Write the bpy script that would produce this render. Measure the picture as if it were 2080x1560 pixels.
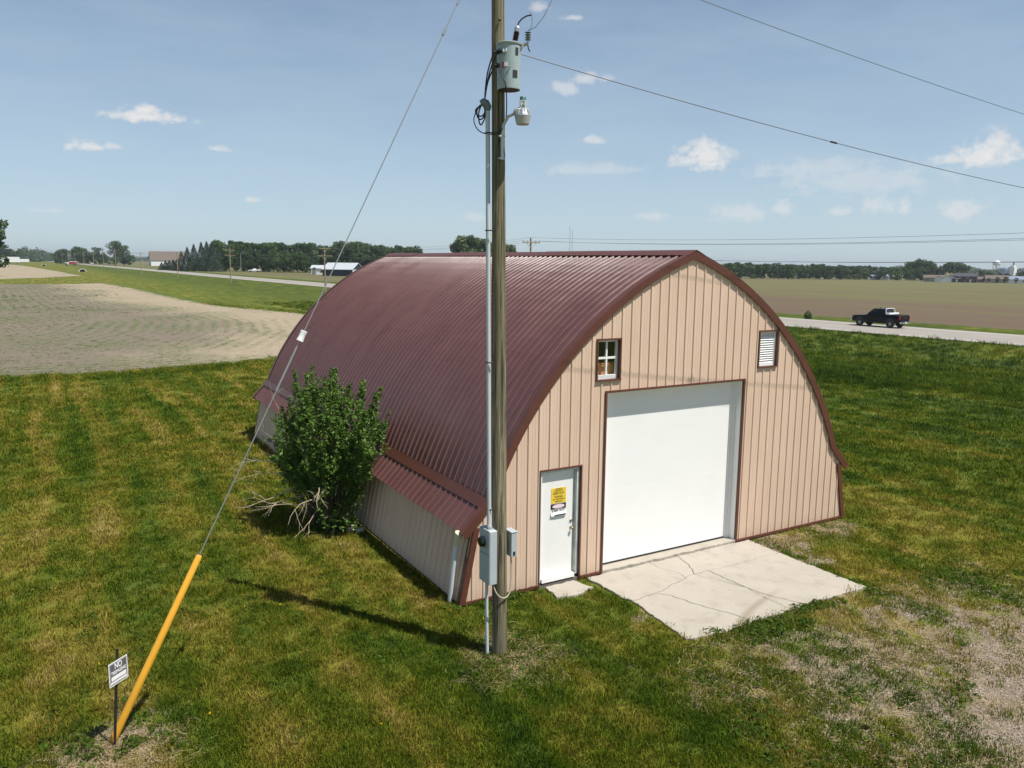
import bpy, bmesh, math, random
import numpy as np
from mathutils import Vector, Matrix
random.seed(7)
RNG = np.random.default_rng(11)
scene = bpy.context.scene
COL = scene.collection
for o in list(bpy.data.objects):
    bpy.data.objects.remove(o)

# ------------------------------------------------------------------ camera
CAM = Vector((-11.2557, -11.9224, 6.0507))
YAW, PITCH, ROLL, FPX = 0.5328, 0.152, 0.0106, 1612.69
cd = bpy.data.cameras.new('camera')
cam = bpy.data.objects.new('camera', cd)
COL.objects.link(cam)
Fv = Vector((math.sin(YAW)*math.cos(PITCH), math.cos(YAW)*math.cos(PITCH), -math.sin(PITCH)))
Rv = Vector((math.cos(YAW), -math.sin(YAW), 0))
Uv = Rv.cross(Fv)
R2 = Rv*math.cos(ROLL) + Uv*math.sin(ROLL)
U2 = -Rv*math.sin(ROLL) + Uv*math.cos(ROLL)
cam.matrix_world = Matrix(((R2.x, U2.x, -Fv.x, CAM.x), (R2.y, U2.y, -Fv.y, CAM.y), (R2.z, U2.z, -Fv.z, CAM.z), (0, 0, 0, 1)))
cd.sensor_width = 36
cd.lens = 36*FPX/2080
cd.clip_start = 0.1
cd.clip_end = 30000
scene.camera = cam

# ------------------------------------------------------------------ light
SUN_EL = math.radians(62)
SUN_H = Vector((0.522, -0.853, 0)).normalized()
SUNV = Vector((SUN_H.x*math.cos(SUN_EL), SUN_H.y*math.cos(SUN_EL), math.sin(SUN_EL)))
sl = bpy.data.lights.new('sun', 'SUN')
sl.energy = 5.0
sl.angle = math.radians(0.53)
sl.color = (1.0, 0.955, 0.88)
so = bpy.data.objects.new('sun', sl)
so.rotation_euler = (-SUNV).to_track_quat('-Z', 'Y').to_euler()
so.location = (0, 0, 60)
COL.objects.link(so)

scene.view_settings.view_transform = 'Standard'
scene.view_settings.look = 'None'
scene.view_settings.gamma = 1
scene.view_settings.use_curve_mapping = False
scene.view_settings.exposure = 0.3
scene.render.engine = 'CYCLES'
scene.cycles.max_bounces = 8
scene.cycles.volume_bounces = 0

# ------------------------------------------------------------------ node helpers
def nd(t, typ, ins=None, **props):
    n = t.nodes.new(typ)
    for k, v in props.items():
        setattr(n, k, v)
    for k, v in (ins or {}).items():
        s = n.inputs[k]
        if isinstance(v, bpy.types.NodeSocket):
            t.links.new(v, s)
        else:
            s.default_value = v
    return n
def MA(t, op, a, b=0.0, clamp=False):
    return nd(t, 'ShaderNodeMath', {0: a, 1: b}, operation=op, use_clamp=clamp).outputs[0]
def rgb(c):
    return (c[0], c[1], c[2], 1.0)
def MX(t, f, a, b, blend='MIX'):
    a = rgb(a) if isinstance(a, tuple) else a
    b = rgb(b) if isinstance(b, tuple) else b
    return nd(t, 'ShaderNodeMix', {0: f, 6: a, 7: b}, data_type='RGBA', blend_type=blend).outputs[2]
def NZ(t, v, scale, detail=4.0, rough=0.55, dist=0.0):
    return nd(t, 'ShaderNodeTexNoise', {'Vector': v, 'Scale': scale, 'Detail': detail, 'Roughness': rough, 'Distortion': dist}).outputs[0]
def MR(t, v, a, b, c=0.0, d=1.0, smooth=False):
    return nd(t, 'ShaderNodeMapRange', {0: v, 1: a, 2: b, 3: c, 4: d}, interpolation_type='SMOOTHSTEP' if smooth else 'LINEAR').outputs[0]
def POS(t):
    return nd(t, 'ShaderNodeNewGeometry').outputs['Position']
def SCALEV(t, v, s):
    return nd(t, 'ShaderNodeVectorMath', {0: v, 1: s}, operation='MULTIPLY').outputs[0]
def SEP(t, v):
    n = nd(t, 'ShaderNodeSeparateXYZ', {0: v})
    return n.outputs[0], n.outputs[1], n.outputs[2]
def CURVE(t, v, stops):
    n = nd(t, 'ShaderNodeValToRGB', {0: v})
    e = n.color_ramp.elements
    while len(e) < len(stops):
        e.new(0.5)
    for i, (p, c) in enumerate(stops):
        e[i].position = p
        e[i].color = rgb(c)
    return n.outputs[0]
def BUMP(t, h, strength, dist):
    return nd(t, 'ShaderNodeBump', {'Height': h, 'Strength': strength, 'Distance': dist}).outputs[0]
def newmat(name):
    m = bpy.data.materials.new(name)
    m.use_nodes = True
    t = m.node_tree
    b = t.nodes['Principled BSDF']
    return m, t, b
MATS = {}
def pbr(name, col, rough=0.6, metal=0.0, var=0.0, vscale=3.0, bump=0.0, bscale=30.0, spec=0.5, stretch=(1, 1, 1), coat=0.0):
    m, t, b = newmat(name)
    b.inputs['Base Color'].default_value = rgb(col)
    b.inputs['Roughness'].default_value = rough
    b.inputs['Metallic'].default_value = metal
    b.inputs['Specular IOR Level'].default_value = spec
    b.inputs['Coat Weight'].default_value = coat
    if var or bump:
        tc = nd(t, 'ShaderNodeTexCoord').outputs['Object']
        v = SCALEV(t, tc, stretch)
    if var:
        n = NZ(t, v, vscale, 5, 0.6)
        f = MR(t, n, 0.25, 0.75, 1-var, 1+var)
        c = nd(t, 'ShaderNodeVectorMath', {0: (col[0], col[1], col[2])}, operation='SCALE')
        t.links.new(f, c.inputs['Scale'])
        t.links.new(c.outputs[0], b.inputs['Base Color'])
    if bump:
        t.links.new(BUMP(t, NZ(t, v, bscale, 4), 1.0, bump), b.inputs['Normal'])
    MATS[name] = m
    return m

# ------------------------------------------------------------------ world: sky with small clouds
world = bpy.data.worlds.new('World')
scene.world = world
world.use_nodes = True
wt = world.node_tree
bg = wt.nodes['Background']
sky = nd(wt, 'ShaderNodeTexSky', sky_type='NISHITA', sun_disc=False)
sky.sun_elevation = SUN_EL
sky.sun_rotation = math.atan2(SUN_H.x, SUN_H.y)
sky.altitude = 300
sky.air_density = 0.75
sky.dust_density = 0.5
sky.ozone_density = 2.0
CLOUDS = [(0.1139, 0.1536, 0.0416, 0.0087, 1), (0.1093, 0.1593, 0.017, 0.0092, 1), (0.0538, 0.1179, 0.021, 0.0076, 0.85), (0.0754, 0.1204, 0.0146, 0.0041, 0.4), (0.1843, 0.1241, 0.0139, 0.0043, 0.6), (0.2231, 0.0686, 0.0155, 0.0051, 0.5), (0.5942, 0.2039, 0.0212, 0.0108, 0.55), (0.6147, 0.2135, 0.0165, 0.0097, 0.4), (0.6439, 0.2148, 0.0175, 0.0048, 0.3), (0.6294, 0.1456, 0.0148, 0.0056, 0.5), (0.7574, 0.1239, 0.0328, 0.0211, 1), (0.7608, 0.1361, 0.0204, 0.0144, 0.9), (0.7855, 0.1272, 0.0146, 0.0089, 0.6), (1.0534, 0.1154, 0.0332, 0.0199, 1), (1.0634, 0.1286, 0.015, 0.0157, 0.9), (1.0216, 0.1135, 0.0185, 0.0092, 0.8), (0.8031, 0.0594, 0.039, 0.0148, 0.3), (0.8528, 0.063, 0.0163, 0.0134, 0.4), (0.9117, 0.0612, 0.0208, 0.0077, 0.35), (0.9536, 0.0649, 0.021, 0.0108, 0.45), (0.9814, 0.0654, 0.0078, 0.0117, 0.4), (1.0353, 0.0601, 0.0275, 0.0145, 0.4), (0.877, 0.1084, 0.0876, 0.0141, 0.25), (0.7051, 0.0567, 0.0293, 0.007, 0.3), (0.4851, 0.0552, 0.0182, 0.0083, 0.3), (0.5602, 0.2911, 0.0117, 0.0061, 0.35), (0.6013, 0.2798, 0.0163, 0.0036, 0.4), (0.0122, 0.0494, 0.0232, 0.0036, 0.2), (0.6261, 0.1119, 0.0652, 0.0103, 0.25), (0.9353, 0.0933, 0.0975, 0.0214, 0.25)]
dirv = nd(wt, 'ShaderNodeTexCoord').outputs['Generated']
dx, dy, dz = SEP(wt, dirv)
az = MA(wt, 'ARCTAN2', dx, dy)
el = MA(wt, 'ARCSINE', dz)
nv = nd(wt, 'ShaderNodeCombineXYZ', {0: az, 1: MA(wt, 'MULTIPLY', el, 1.35)}).outputs[0]
cn = NZ(wt, nv, 42, 7, 0.62)
cn2 = NZ(wt, nv, 95, 5, 0.6)
warp = MA(wt, 'ADD', MA(wt, 'MULTIPLY', MA(wt, 'SUBTRACT', cn, 0.5), 2.8), MA(wt, 'MULTIPLY', MA(wt, 'SUBTRACT', cn2, 0.5), 1.6))
mask = None
FILM_C = (4.65, 5.85, 6.5)
CLOUD_B = 7.6
bright = None
def cloud_mask(a0, e0, ra, re, s):
    u = MA(wt, 'MULTIPLY', MA(wt, 'SUBTRACT', az, a0), 1/ra)
    v = MA(wt, 'MULTIPLY', MA(wt, 'SUBTRACT', el, e0), 1/re)
    # flatter underside
    v = MA(wt, 'MAXIMUM', v, MA(wt, 'MULTIPLY', v, -1.5))
    d = MA(wt, 'SQRT', MA(wt, 'ADD', MA(wt, 'MULTIPLY', u, u), MA(wt, 'MULTIPLY', v, v)))
    d = MA(wt, 'ADD', d, warp)
    return MA(wt, 'MULTIPLY', MR(wt, d, 1.20, 0.15, 0, 1, True), s)
for c in CLOUDS:
    k = cloud_mask(c[0], c[1], c[2], c[3], c[4] if c[4] > .5 else min(.62, c[4]*1.5))
    mask = k if mask is None else MA(wt, 'MAXIMUM', mask, k)
# milky summer haze high in the air, all the way round, thicker near the horizon, with faint streaks
streak = NZ(wt, nd(wt, 'ShaderNodeCombineXYZ', {0: az, 1: MA(wt, 'MULTIPLY', el, 4.0)}).outputs[0], 5.5, 5, 0.6)
film = MA(wt, 'ADD', MR(wt, el, 0.0, 0.36, 0.70, 0.22), MR(wt, streak, 0.35, 0.75, -0.05, 0.10))
film = MA(wt, 'MULTIPLY', film, MR(wt, el, 0.35, 0.9, 1.0, 0.25))
hazy = MX(wt, film, sky.outputs[0], FILM_C)
shade = MR(wt, cn2, 0.3, 0.7, 0.90, 1.04)
ccol = nd(wt, 'ShaderNodeVectorMath', {0: (CLOUD_B*1.0, CLOUD_B*0.975, CLOUD_B*0.95)}, operation='SCALE')
wt.links.new(shade, ccol.inputs['Scale'])
mixc = MX(wt, MA(wt, 'MULTIPLY', mask, 0.85), hazy, ccol.outputs[0])
wt.links.new(mixc, bg.inputs[0])
bg.inputs[1].default_value = 0.094

# ------------------------------------------------------------------ mesh helpers
def wm(o):
    return o.matrix_basis.copy() if o.parent is None else wm(o.parent) @ o.matrix_parent_inverse @ o.matrix_basis
def new_obj(name, me, mat=None, parent=None):
    o = bpy.data.objects.new(name, me)
    COL.objects.link(o)
    if mat is not None and me is not None:
        me.materials.append(MATS[mat] if isinstance(mat, str) else mat)
    if parent is not None:
        o.parent = parent
        o.matrix_parent_inverse = wm(parent).inverted()
    return o
def tag(o, label=None, cat=None, group=None, kind=None):
    if label: o['label'] = label
    if cat: o['category'] = cat
    if group: o['group'] = group
    if kind: o['kind'] = kind
    return o
def empty(name, loc, label=None, cat=None, group=None, rz=0.0):
    o = bpy.data.objects.new(name, None)
    COL.objects.link(o)
    o.location = loc
    o.rotation_euler = (0, 0, rz)
    o.empty_display_size = 0.2
    return tag(o, label, cat, group)
class MB:
    def __init__(s):
        s.v = []; s.f = []
    def add(s, vs, fs):
        k = len(s.v)
        s.v += [tuple(p) for p in vs]
        s.f += [tuple(i+k for i in f) for f in fs]
        return s
    def box(s, a, b):
        (x0, y0, z0), (x1, y1, z1) = a, b
        return s.add([(x0,y0,z0),(x1,y0,z0),(x1,y1,z0),(x0,y1,z0),(x0,y0,z1),(x1,y0,z1),(x1,y1,z1),(x0,y1,z1)],
                     [(0,3,2,1),(4,5,6,7),(0,1,5,4),(1,2,6,5),(2,3,7,6),(3,0,4,7)])
    def bbox(s, a, b, e=0.01):
        # box with chamfered vertical & horizontal edges
        (x0, y0, z0), (x1, y1, z1) = a, b
        e = min(e, (x1-x0)*.45, (y1-y0)*.45, (z1-z0)*.45)
        def ring(i, z):
            return [(x0+i+e*0+0,y0+i+e,z),(x0+i+e,y0+i,z),(x1-i-e,y0+i,z),(x1-i,y0+i+e,z),(x1-i,y1-i-e,z),(x1-i-e,y1-i,z),(x0+i+e,y1-i,z),(x0+i,y1-i-e,z)]
        vs = ring(e, z0)+ring(0, z0+e)+ring(0, z1-e)+ring(e, z1)
        fs = [tuple(range(7, -1, -1)), tuple(range(24, 32))]
        for r in range(3):
            for i in range(8):
                j = (i+1) % 8
                fs.append((r*8+i, r*8+j, r*8+8+j, r*8+8+i))
        return s.add(vs, fs)
    def tube(s, pts, r, n=8, cap=True):
        pts = [Vector(p) for p in pts]
        rs = r if isinstance(r, (list, tuple)) else [r]*len(pts)
        vs = []; fs = []
        prev = None
        for i, p in enumerate(pts):
            d = (pts[min(i+1, len(pts)-1)]-pts[max(i-1, 0)])
            if d.length < 1e-9: d = Vector((0, 0, 1))
            d.normalize()
            if prev is None:
                a = Vector((0, 0, 1)) if abs(d.z) < .9 else Vector((1, 0, 0))
                u = d.cross(a).normalized()
            else:
                u = (prev - d*prev.dot(d))
                if u.length < 1e-6: u = d.orthogonal()
                u.normalize()
            prev = u
            w = d.cross(u)
            for k in range(n):
                a = 2*math.pi*k/n
                vs.append(p+(u*math.cos(a)+w*math.sin(a))*rs[i])
        for i in range(len(pts)-1):
            for k in range(n):
                j = (k+1) % n
                fs.append((i*n+k, i*n+j, i*n+n+j, i*n+n+k))
        if cap:
            fs.append(tuple(range(n-1, -1, -1)))
            fs.append(tuple(range((len(pts)-1)*n, len(pts)*n)))
        return s.add(vs, fs)
    def lathe(s, c, prof, n=20, axis='z'):
        c = Vector(c); vs = []; fs = []
        for r, z in prof:
            for k in range(n):
                a = 2*math.pi*k/n
                if axis == 'z': p = (r*math.cos(a), r*math.sin(a), z)
                elif axis == 'x': p = (z, r*math.cos(a), r*math.sin(a))
                else: p = (r*math.sin(a), z, r*math.cos(a))
                vs.append(c+Vector(p))
        m = len(prof)
        for i in range(m-1):
            for k in range(n):
                j = (k+1) % n
                fs.append((i*n+k, i*n+j, i*n+n+j, i*n+n+k))
        fs.append(tuple(range(n-1, -1, -1)))
        fs.append(tuple(range((m-1)*n, m*n)))
        return s.add(vs, fs)
    def prism(s, poly, y0, y1):
        # polygon in x,z extruded along y
        n = len(poly)
        vs = [(x, y0, z) for x, z in poly]+[(x, y1, z) for x, z in poly]
        fs = [tuple(range(n)), tuple(range(2*n-1, n-1, -1))]
        for i in range(n):
            j = (i+1) % n
            fs.append((i, i+n, j+n, j))
        return s.add(vs, fs)
    def mesh(s, name, smooth=False):
        me = bpy.data.meshes.new(name)
        me.from_pydata(s.v, [], s.f)
        bm = bmesh.new(); bm.from_mesh(me)
        bmesh.ops.recalc_face_normals(bm, faces=bm.faces)
        bm.to_mesh(me); bm.free()
        if smooth:
            me.polygons.foreach_set('use_smooth', [True]*len(me.polygons))
            try: me.set_sharp_from_angle(angle=math.radians(40))
            except Exception: pass
        return me
    def build(s, name, mat, parent=None, smooth=False):
        return new_obj(name, s.mesh(name, smooth), mat, parent)
def raw_mesh(name, verts, faces):
    """fast numpy mesh: verts (n,3), faces (m,k)"""
    verts = np.asarray(verts, np.float32); faces = np.asarray(faces, np.int32)
    me = bpy.data.meshes.new(name)
    me.vertices.add(len(verts)); me.vertices.foreach_set('co', verts.ravel())
    k = faces.shape[1]
    me.loops.add(faces.size); me.loops.foreach_set('vertex_index', faces.ravel())
    me.polygons.add(len(faces))
    me.polygons.foreach_set('loop_start', np.arange(0, faces.size, k, dtype=np.int32))
    me.update(calc_edges=True)
    return me
def text_part(name, s, size, mat, parent, M, width=None):
    cu = bpy.data.curves.new(name, 'FONT')
    cu.body = s; cu.size = size; cu.align_x = 'CENTER'; cu.align_y = 'CENTER'
    cu.extrude = 0.0006
    cu.offset = size*0.018
    tmp = bpy.data.objects.new('tmp_text', cu)
    COL.objects.link(tmp)
    dg = bpy.context.evaluated_depsgraph_get()
    me = bpy.data.meshes.new_from_object(tmp.evaluated_get(dg))
    bpy.data.objects.remove(tmp)
    if width:
        xs = [v.co.x for v in me.vertices]
        k = width/(max(xs)-min(xs))
        for v in me.vertices: v.co.x *= k
    me.transform(M)
    me.materials.clear()
    return new_obj(name, me, mat, parent)
def copy_tree(o, parent=None):
    c = o.copy(); COL.objects.link(c); c.parent = parent
    for ch in list(o.children):
        copy_tree(ch, c)
    return c

# ------------------------------------------------------------------ plain materials
pbr('white_paint', (0.80, 0.80, 0.77), 0.45, var=0.03, vscale=2)
pbr('door_white', (0.82, 0.82, 0.80), 0.4, var=0.02, vscale=1.5)
pbr('trim_maroon', (0.112, 0.039, 0.026), 0.42, var=0.12, vscale=4)
pbr('grey_box', (0.42, 0.46, 0.48), 0.45, var=0.06, vscale=6)
pbr('pvc', (0.66, 0.69, 0.70), 0.4, var=0.05, vscale=5)
pbr('conduit_grey', (0.52, 0.57, 0.60), 0.4, var=0.06, vscale=4)
pbr('cable_black', (0.015, 0.016, 0.02), 0.55)
pbr('wire_grey', (0.16, 0.17, 0.18), 0.5, metal=0.4)
pbr('guy_steel', (0.36, 0.37, 0.37), 0.45, metal=0.5)
pbr('tank_grey', (0.33, 0.40, 0.41), 0.38, var=0.12, vscale=7)
pbr('dark_metal', (0.03, 0.028, 0.025), 0.5)
pbr('porcelain', (0.035, 0.014, 0.010), 0.2)
pbr('polymer_grey', (0.16, 0.19, 0.19), 0.5)
pbr('yellow_plastic', (0.72, 0.36, 0.03), 0.5, var=0.08, vscale=2.5)
pbr('sign_yellow', (0.80, 0.55, 0.04), 0.5, var=0.06, vscale=9)
pbr('sign_white', (0.80, 0.80, 0.80), 0.5, var=0.05, vscale=9)
pbr('sign_black', (0.015, 0.015, 0.018), 0.5)
pbr('sign_fadedred', (0.78, 0.62, 0.66), 0.5)
pbr('sign_grey', (0.10, 0.10, 0.115), 0.5)
pbr('post_dark', (0.018, 0.014, 0.014), 0.7, var=0.2, vscale=12)
pbr('brass', (0.45, 0.38, 0.27), 0.3, metal=1.0)
pbr('galv', (0.50, 0.52, 0.52), 0.4, metal=0.6, var=0.1, vscale=9)
pbr('photocell', (0.07, 0.17, 0.16), 0.4)
pbr('interior_dark', (0.02, 0.017, 0.014), 0.9)
pbr('cardboard', (0.55, 0.27, 0.11), 0.8, var=0.1, vscale=6)
pbr('rubber', (0.02, 0.02, 0.02), 0.8)
pbr('rim_alloy', (0.30, 0.30, 0.31), 0.3, metal=0.9)
pbr('chrome', (0.75, 0.75, 0.76), 0.15, metal=1.0)
pbr('car_black', (0.004, 0.004, 0.006), 0.3, spec=0.25)
pbr('car_white', (0.78, 0.79, 0.80), 0.3, coat=0.4)
pbr('car_red', (0.35, 0.05, 0.05), 0.3)
pbr('tail_red', (0.50, 0.012, 0.02), 0.25)
pbr('car_glass', (0.012, 0.016, 0.018), 0.08)
pbr('bark', (0.10, 0.075, 0.05), 0.9, var=0.3, vscale=8, bump=0.02, bscale=20)
pbr('deadwood', (0.36, 0.29, 0.20), 0.85, var=0.2, vscale=8)
pbr('pole_wood_far', (0.30, 0.22, 0.13), 0.85, var=0.1, vscale=2)
pbr('stone_pale', (0.48, 0.43, 0.36), 0.85, var=0.2, vscale=9, bump=0.01)
pbr('plastic_black', (0.02, 0.02, 0.022), 0.35)
pbr('house_white', (0.74, 0.74, 0.72), 0.7, var=0.04)
pbr('house_tan', (0.36, 0.30, 0.24), 0.7, var=0.05)
pbr('house_brown', (0.07, 0.04, 0.035), 0.7, var=0.1)
pbr('house_brick', (0.22, 0.085, 0.065), 0.8, var=0.1)
pbr('roof_dark', (0.05, 0.05, 0.065), 0.8, var=0.1)
pbr('roof_brown', (0.135, 0.105, 0.085), 0.85, var=0.1)
pbr('roof_silver', (0.55, 0.58, 0.60), 0.4, metal=0.2, var=0.05)
pbr('roof_blue', (0.20, 0.25, 0.34), 0.6, var=0.05)
pbr('wall_navy', (0.013, 0.026, 0.042), 0.6, var=0.15, vscale=0.6)
pbr('window_far', (0.02, 0.025, 0.03), 0.15)
pbr('culvert', (0.40, 0.37, 0.32), 0.7, var=0.1)

def glass_mat():
    m, t, b = newmat('glass')
    b.inputs['Base Color'].default_value = (0.9, 0.95, 0.95, 1)
    b.inputs['Roughness'].default_value = 0.03
    b.inputs['Transmission Weight'].default_value = 1.0
    b.inputs['IOR'].default_value = 1.02
    tr = nd(t, 'ShaderNodeBsdfTransparent')
    gl = nd(t, 'ShaderNodeBsdfGlossy', {'Roughness': 0.03})
    mx = nd(t, 'ShaderNodeMixShader', {0: 0.05, 1: tr.outputs[0], 2: gl.outputs[0]})
    t.links.new(mx.outputs[0], t.nodes['Material Output'].inputs[0])
    MATS['glass'] = m
glass_mat()
def lens_mat():
    m, t, b = newmat('lamp_lens')
    b.inputs['Base Color'].default_value = (0.62, 0.62, 0.60, 1)
    b.inputs['Roughness'].default_value = 0.25
    b.inputs['Transmission Weight'].default_value = 0.35
    MATS['lamp_lens'] = m
lens_mat()

def siding_mat():
    m, t, b = newmat('siding_tan')
    p = POS(t)
    n = NZ(t, SCALEV(t, p, (1.2, 1.2, 0.35)), 1.3, 5, 0.6)
    st = NZ(t, SCALEV(t, p, (9, 9, 0.5)), 1.5, 4, 0.6)
    x, y, z = SEP(t, p)
    c = MX(t, MR(t, n, 0.3, 0.7), (0.63, 0.455, 0.332), (0.68, 0.505, 0.382))
    c = MX(t, MR(t, st, 0.5, 0.85, 0, 0.25), c, (0.36, 0.26, 0.18))
    # splash-back dirt low on the sheet, ragged
    low = MA(t, 'ADD', z, MA(t, 'MULTIPLY', MA(t, 'SUBTRACT', st, 0.5), 0.5))
    c = MX(t, MR(t, low, 0.30, 0.0, 0, 0.35), c, (0.30, 0.22, 0.14))
    t.links.new(c, b.inputs['Base Color'])
    b.inputs['Roughness'].default_value = 0.5
    t.links.new(BUMP(t, NZ(t, SCALEV(t, p, (2, 2, 1)), 1.6, 2), 0.5, 0.006), b.inputs['Normal'])
    MATS['siding_tan'] = m
siding_mat()
def roof_mat():
    m, t, b = newmat('roof_maroon')
    p = POS(t)
    n = NZ(t, p, 0.8, 5, 0.6)
    st = NZ(t, SCALEV(t, p, (1.0, 7, 1.0)), 0.8, 4, 0.6)
    c = MX(t, MR(t, n, 0.3, 0.7), (0.108, 0.044, 0.038), (0.135, 0.058, 0.051))
    c = MX(t, MR(t, st, 0.5, 0.8, 0, 0.35), c, (0.175, 0.090, 0.080))
    t.links.new(c, b.inputs['Base Color'])
    t.links.new(MR(t, n, 0.3, 0.7, 0.26, 0.36), b.inputs['Roughness'])
    b.inputs['Specular IOR Level'].default_value = 0.6
    h = NZ(t, SCALEV(t, p, (1.0, 1.6, 1.0)), 1.1, 2)
    t.links.new(BUMP(t, h, 0.6, 0.02), b.inputs['Normal'])
    MATS['roof_maroon'] = m
roof_mat()
def wood_pole_mat():
    m, t, b = newmat('pole_wood')
    tc = nd(t, 'ShaderNodeTexCoord').outputs['Object']
    v = SCALEV(t, tc, (32, 32, 0.9))
    n = NZ(t, v, 1.6, 7, 0.65, 0.6)
    big = NZ(t, SCALEV(t, tc, (3, 3, 0.35)), 1.2, 4, 0.6)
    crack = NZ(t, SCALEV(t, tc, (48, 48, 0.8)), 1.0, 3, 0.5)
    c = CURVE(t, n, [(0.28, (0.060, 0.050, 0.026)), (0.5, (0.205, 0.172, 0.105)), (0.70, (0.45, 0.38, 0.255))])
    c = MX(t, MR(t, big, 0.42, 0.62, 0, 0.5), c, (0.095, 0.094, 0.046))
    c = MX(t, MR(t, crack, 0.57, 0.63, 0, 0.85), c, (0.02, 0.016, 0.01))
    t.links.new(c, b.inputs['Base Color'])
    b.inputs['Roughness'].default_value = 0.9
    hh = MA(t, 'SUBTRACT', n, MR(t, crack, 0.57, 0.63, 0, 1.2))
    t.links.new(BUMP(t, hh, 0.8, 0.012), b.inputs['Normal'])
    MATS['pole_wood'] = m
wood_pole_mat()
def concrete_mat(name, a, bcol, stain, scale=1.0):
    m, t, b = newmat(name)
    p = POS(t)
    n = NZ(t, p, 0.9*scale, 6, 0.6)
    f = NZ(t, p, 28*scale, 4, 0.7)
    c = MX(t, MR(t, n, 0.3, 0.7), a, bcol)
    c = MX(t, MR(t, NZ(t, p, 2.6*scale, 5, 0.65), 0.52, 0.75, 0, 0.55), c, stain)
    c = MX(t, MR(t, f, 0.35, 0.75, 0, 0.28), c, stain)
    x, y, z = SEP(t, p)
    # curved soil stain swept across the slab by turning wheels
    rr = MA(t, 'SQRT', MA(t, 'ADD', MA(t, 'POWER', MA(t, 'SUBTRACT', x, 0.9), 2.0), MA(t, 'POWER', MA(t, 'SUBTRACT', y, -6.6), 2.0)))
    dd = MA(t, 'ABSOLUTE', MA(t, 'SUBTRACT', rr, MA(t, 'ADD', 4.27, MA(t, 'MULTIPLY', n, 0.1))))
    st = MA(t, 'MULTIPLY', MR(t, dd, 0.11, 0.01), MR(t, x, 0.5, -0.4))
    c = MX(t, MA(t, 'MULTIPLY', st, 0.55), c, (0.19, 0.145, 0.09))
    t.links.new(c, b.inputs['Base Color'])
    b.inputs['Roughness'].default_value = 0.9
    t.links.new(BUMP(t, f, 0.6, 0.006), b.inputs['Normal'])
    MATS[name] = m
concrete_mat('concrete', (0.36, 0.325, 0.268), (0.42, 0.38, 0.32), (0.25, 0.22, 0.17))
def road_mat():
    m, t, b = newmat('road_surface')
    tc = nd(t, 'ShaderNodeTexCoord').outputs['UV']
    u, v, _ = SEP(t, tc)      # u across 0..1, v metres along
    p = POS(t)
    n = NZ(t, p, 0.35, 5, 0.6)
    f = NZ(t, p, 9, 4, 0.7)
    lane = NZ(t, nd(t, 'ShaderNodeCombineXYZ', {0: MA(t, 'MULTIPLY', u, 14), 1: MA(t, 'MULTIPLY', v, 0.03)}).outputs[0], 1.0, 3)
    c = MX(t, MR(t, n, 0.3, 0.7), (0.27, 0.245, 0.215), (0.31, 0.285, 0.25))
    c = MX(t, MR(t, lane, 0.45, 0.7, 0, 0.5), c, (0.215, 0.195, 0.17))
    c = MX(t, MR(t, f, 0.4, 0.8, 0, 0.25), c, (0.20, 0.18, 0.16))
    sh = MA(t, 'LESS_THAN', u, 0.13)
    sh = MA(t, 'MAXIMUM', sh, MA(t, 'GREATER_THAN', u, 0.87))
    c = MX(t, sh, c, (0.33, 0.305, 0.265))
    t.links.new(c, b.inputs['Base Color'])
    b.inputs['Roughness'].default_value = 0.9
    MATS['road_surface'] = m
road_mat()
pbr('road_paint', (0.52, 0.50, 0.45), 0.8, var=0.25, vscale=0.8)
pbr('road_paint_yellow', (0.42, 0.34, 0.16), 0.8, var=0.25, vscale=0.8)

# lawn colour as a function of place; shared by the ground sheet and the blades on it
def lawn_colour(t, p):
    x, y, z = SEP(t, p)
    big = NZ(t, p, 0.22, 3, 0.5)
    mid = NZ(t, p, 1.1, 4, 0.6)
    fine = NZ(t, p, 7.0, 3, 0.6)
    sv = nd(t, 'ShaderNodeCombineXYZ', {0: MA(t, 'MULTIPLY', x, 1.25), 1: MA(t, 'MULTIPLY', y, 0.08), 2: 0.0}).outputs[0]
    stripe = NZ(t, sv, 1.0, 3, 0.55)
    v = MA(t, 'ADD', MA(t, 'MULTIPLY', stripe, 0.42), MA(t, 'MULTIPLY', mid, 0.33))
    v = MA(t, 'ADD', v, MA(t, 'MULTIPLY', big, 0.26))
    v = MA(t, 'ADD', v, MA(t, 'MULTIPLY', fine, 0.16))
    lush = MR(t, x, 6.0, 24.0, 0.0, 0.085)
    v = MA(t, 'SUBTRACT', v, lush)
    v = MR(t, v, 0.41, 0.74)
    c = CURVE(t, v, [(0.05, (0.024, 0.055, 0.004)), (0.30, (0.058, 0.102, 0.005)), (0.52, (0.112, 0.134, 0.009)),
                     (0.72, (0.205, 0.180, 0.024)), (0.95, (0.31, 0.235, 0.075))])
    return c
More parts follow.
